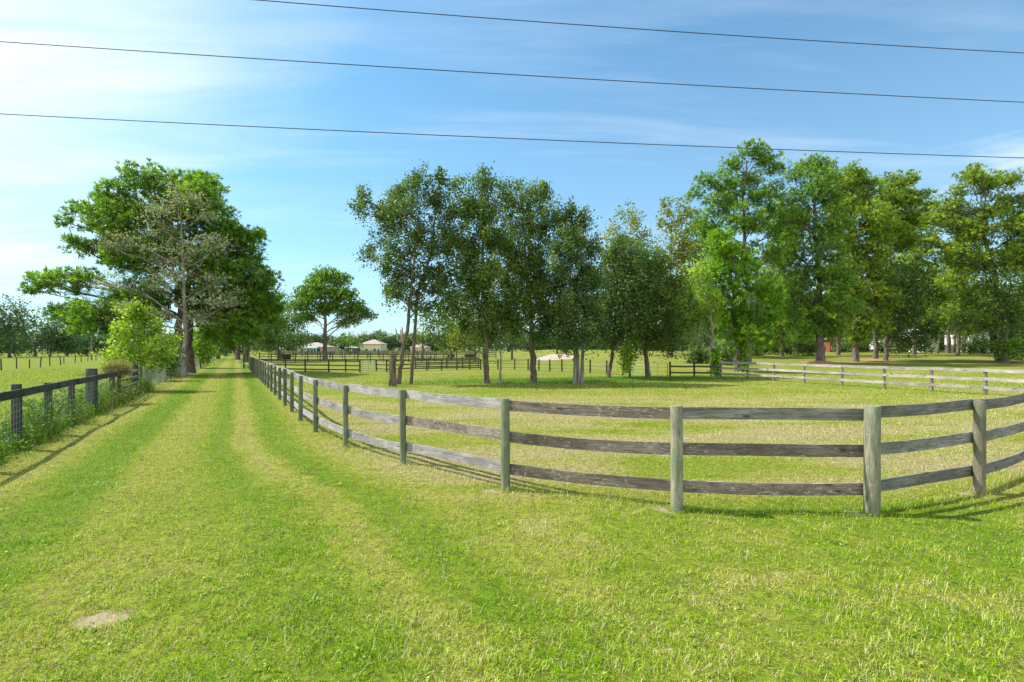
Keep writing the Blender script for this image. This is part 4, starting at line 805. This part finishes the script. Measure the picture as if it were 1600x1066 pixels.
for i, (px, py, Y, lab, mt, bl) in enumerate([
    (1100, 562, 78, 'shaded pine standing between the sweetgum and the tallest pine', PINE, [(1090, 345, 18), (1105, 370, 20), (1085, 395, 20), (1110, 420, 24), (1085, 445, 22), (1105, 475, 22), (1090, 505, 18), (1115, 520, 14)]),
    (1222, 560, 80, 'shaded pine closing the gap right of the tallest pine', PINEY, [(1222, 330, 16), (1210, 355, 20), (1235, 370, 20), (1220, 400, 24), (1205, 430, 22), (1235, 445, 22), (1215, 475, 24), (1235, 500, 20), (1205, 510, 18), (1225, 530, 14)]),
    (1310, 558, 84, 'shaded pine between the thick-trunked pine and the dense sunlit pine', PINE, [(1312, 330, 16), (1300, 360, 20), (1320, 390, 22), (1300, 425, 22), (1318, 455, 24), (1300, 485, 22), (1318, 515, 16)]),
    (1428, 556, 86, 'olive pine right of the bent-topped crown', PINEY, [(1430, 330, 16), (1445, 345, 14), (1425, 360, 20), (1445, 380, 22), (1425, 405, 24), (1450, 420, 22), (1440, 450, 24), (1460, 465, 20), (1425, 480, 20), (1450, 505, 18)]),
    (1497, 556, 82, 'sunlit pine just left of the spreading pine limbs', PINEY, [(1485, 345, 16), (1500, 370, 20), (1480, 395, 20), (1505, 415, 22), (1480, 440, 22), (1505, 460, 22), (1490, 490, 20), (1510, 510, 16)]),
    (1598, 556, 80, 'shaded pine at the right edge behind the spreading pine', PINE, [(1595, 350, 18), (1610, 385, 22), (1590, 415, 24), (1612, 450, 24), (1590, 480, 22), (1600, 515, 22)])]):
    tree('rear_pine', lab, (px, py), [(px, 510), (px + 2, 430), (px + 2, min(b[1] for b in bl) + 8)], bl, Y, 'pine', mt, BARKP, .36, .75, seed=300 + i, clump=.8, group='pines filling the second rank')
# deeper woods behind the pines
wood_labels = ['left behind the sweetgum', 'behind the vine-wrapped trunk', 'behind the tallest pine', 'behind the gap right of the tallest pine', 'behind the thick-trunked pine', 'behind the red-brown shed', 'behind the slim grey trunks', 'above the white trailers', 'behind the white arched-window house', 'behind the backyard trees', 'behind the spreading pine', 'at the far right edge']
for i, px in enumerate([1065, 1105, 1150, 1195, 1235, 1300, 1360, 1400, 1445, 1500, 1550, 1600]):
    top = 420 + 40 * random.random(); Y = 110 + 12 * random.random(); w = 30
    tree('woodland_tree', 'tall shaded woodland tree ' + wood_labels[i], (px, 552), [(px, 500), (px + 3, top + 20)],
         [(px, top + 12, w * .55), (px - 16, top + 38, w * .7), (px + 16, top + 45, w * .7), (px, top + 70, w * .8), (px - 16, top + 90, w * .6), (px + 16, 512, w * .6), (px - 14, 518, w * .6), (px, 532, w * .4)],
         Y, 'oak', [FARL, OAKY, PINEY][i % 3], BARK, .4, .75, leaf=.34, seed=140 + i, clump=1.6, group='woodland behind the pines')
# understorey shrubs in the shade
for i, (px, py, Y, r_, lab) in enumerate([(1195, 557, 88, 15, 'dark shade shrub between the tallest pine and the thick-trunked pine'), (1222, 558, 85, 14, 'dark shade shrub left of the thick-trunked pine'), (1262, 558, 80, 12, 'black-green shrub touching the thick pine trunk'),
    (1405, 552, 92, 11, 'leafy shrub hiding the gap between the two white trailers'), (1432, 552, 94, 11, 'leafy shrub left of the white arched-window house'), (1380, 553, 94, 8, 'low shrub in front of the left trailer'), (1515, 553, 88, 10, 'leafy shrub left of the white shed'), (1315, 552, 98, 8, 'leafy shrub in front of the red-brown shed'),
    (1100, 557, 96, 20, 'broad dark thicket behind the left end of the bleached fence'), (1150, 557, 92, 18, 'dark thicket behind the tallest pine trunk'), (1240, 556, 98, 17, 'tall dark thicket under the thick-trunked pine'), (1345, 555, 100, 13, 'dark bush far behind the dense sunlit pine trunk'), (1480, 553, 104, 13, 'dark bush behind the thickest backyard trunk'), (1540, 556, 92, 12, 'dark bush right of the white shed doorway'),
    (1135, 572, 55, 16, 'dark thicket between the two vine-hung trunks'), (1092, 574, 58, 13, 'dark thicket left of the leaning vine trunk'), (1175, 560, 80, 12, 'low dark shrub behind the vine-draped pine'), (1590, 560, 66, 15, 'grey-green shrub at the lower right edge')]):
    tree('shade_shrub', lab, (px, py), [(px, py - r_)], [(px - r_ * .7, py - r_ * .7, r_ * .7), (px + r_ * .7, py - r_ * .7, r_ * .7), (px, py - r_ * 1.1, r_ * .9), (px - r_, py - r_ * 1.5, r_ * .6), (px + r_, py - r_ * 1.6, r_ * .6)],
         Y, 'oak', OAK, BARK, .1, 1.0, leaf=.2, seed=160 + i, clump=.9, cat='shrub', group='shrubs in the shade of the pines')
# far treelines
def treeline(name, label, xs_px, tops, Y, mat, leaf, seed, base=552):
    r = np.random.default_rng(seed); C = []; x = xs_px[0]
    while x < xs_px[1]:
        top = np.interp(x, *zip(*tops)) + r.normal() * 2.2; h_ = HC + (545 - top) / F * Y; w_ = h_ * r.uniform(.35, .6)
        n_ = int(44 * h_ / 12 * (w_ / 5)); zc = h_ * .52; v = unit(n_, r) * (r.random(n_) ** .4)[:, None] * [w_, w_ * 1.1, h_ * .46]
        C.append(np.array(((x - 800) / F * Y, Y + r.uniform(0, 18), zc)) + v); x += w_ / Y * F * r.uniform(.7, 1.3)
    C = np.vstack(C); nl = 46; T = np.repeat(C, nl, 0) + r.normal(size=(len(C) * nl, 3)) * [1.3, 1.3, .9]; T[:, 2] = np.maximum(T[:, 2], .1)
    V, Fc = leafquads(T, leaf * (.6 + .8 * r.random(len(T))), r, .4); tint = np.repeat(np.repeat(r.random(len(C)), nl) * .6 + r.random(len(T)) * .4, 4)
    o_ = link(name, npmesh(name, V, Fc, mat, tint)); tag(o_, label, 'trees', kind='stuff')
treeline('far_woods', 'distant blue-green woods behind the farm houses', (395, 1100), [(395, 518), (450, 524), (490, 519), (530, 525), (575, 518), (610, 522), (640, 514), (670, 521), (700, 517), (1100, 522)], 330, FARL, .62, 200)
treeline('left_far_woods', 'distant woods closing the left pasture', (-120, 330), [(-120, 505), (20, 515), (100, 522), (330, 525)], 230, FARL, .75, 201)
treeline('right_far_woods', 'distant woods behind the pine stand on the right', (1000, 1720), [(1000, 500), (1200, 470), (1400, 455), (1720, 460)], 160, FARL, .65, 202)
tree('hedgerow_tree', 'low bright green tree behind the lone round pine trunk', (548, 552), [(548, 540)], [(530, 533, 10), (548, 530, 10), (562, 536, 7), (518, 538, 7), (540, 540, 7)], 210, 'oak', OAKY, BARK, .4, .8, leaf=.5, seed=210, clump=1.9)

# ------------------------------------------------------------------ weeds along the left fence
n = 15000; tz = 5 + 22 * rng.random(n) ** 1.15; cl = vnoise(tz, tz * 0, .9, 14)
off = -.15 + rng.normal(size=n) * .26 - .1
X = -(.5375 * tz + 2.194 * HC) + off; Y = tz
h = (.18 + .55 * rng.random(n) ** 1.6) * (.45 + 1.0 * cl)
Vb, Fb, tb = blades(X, Y, gh(X, Y), h, .006 + .006 * rng.random(n), .9, np.clip(rng.random(n) * .8 + cl * .25, 0, 1), 15, .05)
nl = 26000; tz = 5 + 21 * rng.random(nl) ** 1.2; cl = vnoise(tz, tz * 0, .9, 14); C = np.stack([-(.5375 * tz + 2.194 * HC) - .2 + rng.normal(size=nl) * .24, tz, rng.random(nl) ** 1.3 * (.30 + .75 * cl ** 1.5)], 1)
V2, F2 = leafquads(C, .045 * (.5 + rng.random(nl)), rng, .6)
o = link('fence_weeds', npmesh('fence_weeds', Vb, Fb, WEEDM, tb)); tag(o, 'tangle of tall green and straw weed stems along the black fence', 'weeds', kind='stuff')
o = link('fence_weed_leaves', npmesh('fence_weed_leaves', V2, F2, WEEDM, np.repeat(np.clip(rng.random(nl) * .75, 0, 1), 4))); tag(o, 'small leafy weeds growing through the woven wire of the black fence', 'weeds', kind='stuff')
# dead vine heap on the fence
c = P(183, 577, 19.5); n = 2600; dv = unit(n, rng) * (rng.random(n) ** .5)[:, None] * [.42, .42, .20]
T = c + dv; d_ = unit(n, rng) * .22; b_ = np.cross(d_, unit(n, rng)); b_ /= np.linalg.norm(b_, axis=1)[:, None]
Vv = np.stack([T - b_ * .008, T + b_ * .008, T + d_ + b_ * .004, T + d_ - b_ * .004], 1).reshape(-1, 3)
hang = np.array([0, 0, -1.]) ; T2 = c + rng.normal(size=(500, 3)) * [.3, .3, .3]; T2[:, 2] *= rng.random(500)
V3, F3 = leafquads(T2, .06, rng)
o = link('dead_vine_heap', npmesh('dead_vine_heap', np.vstack([Vv, V3]), np.vstack([np.arange(len(Vv)).reshape(-1, 4), F3 + len(Vv)]), DRYB, np.concatenate([np.repeat(rng.random(n), 4), np.repeat(rng.random(500), 4)])))
tag(o, 'brown heap of dead vine slumped over the end of the black fence', 'dead vine')
# litter heap: cut branches by the sapling
c = gp(775, 599.5); mb = MB()
for k in range(14):
    a = c + np.array((rng.normal() * .5, rng.normal() * .15, .03)); an = rng.uniform(0, 6.28); L = rng.uniform(.2, .6); mb.tube([a, a + np.array((math.cos(an) * L, math.sin(an) * L * .4, rng.uniform(0, .1)))], .02, 4)
o = mb.build('fallen_sticks', BARKL); tag(o, 'scatter of pale cut sticks at the foot of the thin sapling', 'sticks')

# ------------------------------------------------------------------ buildings and farm clutter
def roofmat(name, c): 
    m, t, o = newmat(name); tcn = t.nodes.new('ShaderNodeTexCoord'); n_ = NOISE(t, tcn.outputs['Object'], 2.5, 6, .7)
    princ(t, o, MIX(t, n_, tuple(x * .75 for x in c), tuple(x * 1.2 for x in c)), .85, .2, n_, .4, .05); return m
GLASS = plain('dark_window_glass', (.03, .04, .05), .15, .2, 2, .6)
CREAM = plain('cream_siding', (.62, .58, .40), .8, .06); WHITE = plain('white_siding', (.72, .73, .72), .6, .06)
TRIM = plain('white_trim', (.75, .75, .72), .6, .05); TAN = plain('tan_siding', (.50, .44, .34), .8, .08)
RTAN = roofmat('tan_shingles', (.37, .30, .25)); RBLUE = roofmat('blue_green_metal_roof', (.26, .42, .42)); RBR = roofmat('red_brown_boards', (.24, .085, .045))
def house(name, label, px0, px1, py_base, Y, eave, ridge, depth, wallm, roofm, wins=(), hip=True, roofname='roof', rz=0.0, ov=.45, doors=(), arch=False, cat='house', porch=None):
    x0, x1 = (px0 - 800) / F * Y, (px1 - 800) / F * Y; W_ = x1 - x0; c = ((x0 + x1) / 2, Y, float(g((x0 + x1) / 2, Y)))
    if py_base is not None: pass
    e = empty(name, c, rz); tag(e, label, cat)
    MB().box((-W_ / 2, 0, -.3), (W_ / 2, depth, eave)).build('wall', wallm, e)
    hx = W_ / 2 + ov; y0, y1 = -ov, depth + ov; ym = depth / 2; rx = max(W_ / 2 - depth / 2, W_ * .06) if hip else hx
    V = [(-hx, y0, eave), (hx, y0, eave), (hx, y1, eave), (-hx, y1, eave), (-rx, ym, ridge), (rx, ym, ridge), (-hx, y0, eave + .16), (hx, y0, eave + .16), (hx, y1, eave + .16), (-hx, y1, eave + .16)]
    Fq = [(0, 1, 2, 3), (0, 6, 7, 1), (1, 7, 8, 2), (2, 8, 9, 3), (3, 9, 6, 0), (6, 4, 5, 7), (8, 5, 4, 9), (7, 5, 8, 8), (9, 4, 6, 6)]
    me = bpy.data.meshes.new('roof'); me.from_pydata(V, [], [tuple(dict.fromkeys(f_)) for f_ in Fq]); me.materials.append(roofm); link('roof', me, e)
    for (u_, z_, w_, h_) in wins:
        cx_ = (u_ - .5) * W_; fr = MB().box((cx_ - w_ / 2 - .08, -.06, z_ - .08), (cx_ + w_ / 2 + .08, -.002, z_ + h_ + .08)).build('window', TRIM, e)
        MB().box((cx_ - w_ / 2, -.09, z_), (cx_ + w_ / 2, -.062, z_ + h_)).build('pane', GLASS, fr)
        if arch:
            an = np.linspace(0, math.pi, 9); V = [(cx_ + math.cos(q) * w_ / 2, -.09, z_ + h_ + math.sin(q) * w_ / 2) for q in an]; V2 = [(a_, -.003, c_) for a_, b__, c_ in V]
            me = bpy.data.meshes.new('arch'); k = len(V); me.from_pydata(V + V2, [], [tuple(range(k)), tuple(range(2 * k - 1, k - 1, -1))] + [(i_, i_ + k, i_ + k + 1, i_ + 1) for i_ in range(k - 1)]); me.materials.append(GLASS); link('arch_pane', me, fr)
    for (u_, w_, h_, m_) in doors:
        cx_ = (u_ - .5) * W_; d_ = MB().box((cx_ - w_ / 2, -.07, 0), (cx_ + w_ / 2, -.003, h_)).build('door', m_, e)
    if porch:
        u0, u1, ph, pm = porch; a, b = (u0 - .5) * W_, (u1 - .5) * W_
        pr = MB(); V = [(a, -3, ph - .5), (b, -3, ph - .5), (b, 0, ph + .35), (a, 0, ph + .35), (a, -3, ph - .4), (b, -3, ph - .4), (b, 0, ph + .45), (a, 0, ph + .45)]
        pr.add(V, [(0, 3, 2, 1), (4, 5, 6, 7), (0, 1, 5, 4), (1, 2, 6, 5), (2, 3, 7, 6), (3, 0, 4, 7)]); pr.build('porch_roof', pm, e)
        for q in np.linspace(a + .2, b - .2, 5): MB().box((q - .07, -2.9, 0), (q + .07, -2.76, ph - .5)).build('porch_post', TRIM, e)
    return e
def hY(py, Y): return HC - (py - 545) / F * Y
Yh = 230
house('cream_house', 'cream two storey house with a tan hip roof in the far middle', 563, 595, None, Yh, hY(538.2, Yh), hY(530.3, Yh), 11, CREAM, RTAN, [(.30, 1.0, 1.0, 1.0), (.70, 1.0, 1.1, 1.1), (.88, 1.0, .6, 1.0)])
house('ranch_house', 'long ranch house with tan roof and a blue-green porch roof left of the lone pine', 464, 506, None, 190, hY(543, 190), hY(534.8, 190), 12, TAN, RTAN, [(.2, .9, 1.2, 1.1), (.45, .9, 1.4, 1.2), (.62, .9, 1.4, 1.2), (.8, .9, 1.2, 1.2)], porch=(.35, .85, 2.75, RBLUE))
house('garden_shed', 'small blue-green roofed shed left of the cream house', 540, 556, None, 225, hY(544.2, 225), hY(540.2, 225), 4, BROWN, RBLUE, doors=[(.5, 1.2, 1.8, TRIM)], cat='shed')
house('tan_barn', 'low barn with a pinkish tan roof right of the leaning oak trunk', 641, 667, None, 215, hY(543.6, 215), hY(537, 215), 8, CREAM, RTAN, [(.25, .7, 1.2, 1.0), (.75, .7, 1.2, 1.0)], cat='barn')
house('red_shed', 'red-brown board shed with white posts behind the thick-trunked pine', 1297, 1334, None, 105, hY(541.5, 105), hY(538.5, 105), 6, RBR, RTAN, [(.15, .6, .9, .6)], doors=[(.45, .18, 2.2, TRIM), (.97, .18, 2.2, TRIM)], cat='shed')
house('arched_window_house', 'white house with three arched windows behind the dark shaded oak', 1442, 1468, None, 100, hY(529, 100), hY(524, 100), 8, WHITE, roofmat('grey_shingles', (.3, .3, .3)), [(.25, 2.3, .55, .55), (.5, 2.3, .55, .55), (.78, 2.3, .55, .55)], arch=True)
house('white_shed', 'white shed with a dark open doorway behind the far right trunk', 1518, 1560, None, 96, hY(528, 96), hY(525, 96), 6, WHITE, roofmat('dark_shingles', (.12, .11, .1)), doors=[(.30, 1.9, 2.3, plain('doorway_shade_panel', (.02, .02, .02))), (.84, 1.6, 2.4, plain('dark_screen_door', (.03, .03, .035)))], cat='shed')  # black panel paints the shade inside the open doorway
def trailer(label, px0, px1, Y, hgt, col):
    x0, x1 = (px0 - 800) / F * Y, (px1 - 800) / F * Y; L = x1 - x0; e = empty('camper_trailer', ((x0 + x1) / 2, Y, float(g((x0 + x1) / 2, Y)))); tag(e, label, 'trailer', 'campers under the dark oak')
    me = bpy.data.meshes.new('body'); h = hgt; a = L / 2
    prof = [(-a, .5), (a, .5), (a, h * .75), (a - .35, h), (-a + .7, h), (-a, h * .62)]; k = len(prof)
    me.from_pydata([(x, 0, z) for x, z in prof] + [(x, 2.3, z) for x, z in prof], [], [tuple(range(k)), tuple(range(2 * k - 1, k - 1, -1))] + [(i, i + k, (i + 1) % k + k, (i + 1) % k) for i in range(k)][::1]); me.materials.append(col); link('body', me, e)
    for q in (-.28, .05, .3): MB().box((q * L - .35, -.03, h * .55), (q * L + .35, -.003, h * .78)).build('window', GLASS, e)
    MB().box((-a, -.02, h * .42), (a, -.003, h * .46)).build('stripe', RBLUE, e)
    for q in (-.12, .12):
        MB().tube([(q * L, -.05, .35), (q * L, .2, .35)], .35, 12).build('wheel', CABLE, e)
trailer('white camper trailer left of the dark oak trunk', 1371, 1399, 101, 2.5, WHITE)
trailer('white camper trailer right of the dark oak trunk', 1402, 1424, 99, 2.6, WHITE)
# pinkish clay bank behind the oaks
xs_ = np.linspace(0, 1, 30); ys_ = np.linspace(0, 1, 12); BX, BY = np.meshgrid(xs_, ys_, indexing='ij')
x0, x1 = (838 - 800) / F * 95, (912 - 800) / F * 95
BZ = 1.0 * np.sin(BX * math.pi) ** .45 * np.sin(BY * math.pi) ** .6 + (vnoise(BX * 20, BY * 20, 1, 30) - .5) * .3 * np.sin(BX * math.pi) * np.sin(BY * math.pi) - .02
Vk = np.stack([x0 + BX * (x1 - x0), 92 + BY * 12, BZ], -1).reshape(-1, 3); ii, jj = np.meshgrid(np.arange(29), np.arange(11), indexing='ij'); q0 = (ii * 12 + jj).ravel()
m, t, o = newmat('pink_clay'); ge = t.nodes.new('ShaderNodeNewGeometry'); nn = NOISE(t, ge.outputs['Position'], 1.6, 6, .65); princ(t, o, MIX(t, nn, (.34, .24, .20), (.52, .42, .36)), .95, .1, nn, .6, .2)
o = link('clay_bank', npmesh('clay_bank', Vk, np.stack([q0, q0 + 12, q0 + 13, q0 + 1], -1), m, smooth=True)); tag(o, 'pinkish clay bank heaped in the field behind the oak trunks', 'bank')
# needle mound at the thick pine
def mound(px, py, Y, w, hgt, label, col):
    c = P(px, py, Y); gx = float(g(c[0], c[1])); V = []; k = 20; rings = 5
    for i in range(rings):
        f_ = i / (rings - 1)
        for j in range(k):
            a = j / k * 2 * math.pi; rr = w * (1 - f_) * (1 + .12 * math.sin(3 * a + i) + .08 * rng.normal()); V.append((math.cos(a) * rr, math.sin(a) * rr * .8, hgt * math.sin(f_ * math.pi / 2) - .03))
    Fq = [(i * k + j, i * k + (j + 1) % k, (i + 1) * k + (j + 1) % k, (i + 1) * k + j) for i in range(rings - 1) for j in range(k)]
    o_ = link('needle_mound', npmesh('needle_mound', V, Fq, col, smooth=True), loc=(c[0], c[1], gx)); tag(o_, label, 'mound')
NEED = plain('red_brown_needles', (.33, .17, .11), .95, .35, 6)
mound(1282, 568, 58, 2.3, .32, 'red-brown needle mound around the thick-trunked pine', NEED)
mound(1364, 563, 66, 2.8, .22, 'red-brown needle mound around the slim grey pine trunks', NEED)
mound(1570, 565, 60, 2.6, .25, 'brown needle mound at the foot of the spreading pine', NEED)
# dark feed trough and round bales behind the lane fence
c = gp(447, 561.8); tr_ = empty('water_trough', (c[0], c[1], 0)); tag(tr_, 'dark round-ended stock trough among the far paddock fences', 'trough')
mb = MB(); mb.tube([(0, 0, 0), (0, 0, .7), (0, 0, .95)], [.85, .95, 1.0], 12); mb.build('tank', plain('black_plastic', (.03, .03, .03), .5), tr_, smooth=False)
MB().tube([(0, 0, .953), (0, 0, .98)], [1.06, 1.06], 12).build('rim', plain('grey_plastic', (.08, .08, .08), .5), tr_)
for px, lb in ((705, 'leftmost black cow-sized feed tub in the far field'), (731, 'middle black feed tub in the far field'), (738, 'rightmost black feed tub in the far field')):
    c = gp(px, 559); mb = MB(); mb.tube([(0, 0, 0), (0, 0, .1), (0, 0, .8), (0, 0, .9)], [.62, .75, .85, .8], 12); o_ = mb.build('feed_tub', plain('dark_rubber', (.03, .028, .025), .6), None, loc=(c[0], c[1], 0)); tag(o_, lb.replace('cow-sized ', ''), 'tub', 'feed tubs in the far field')
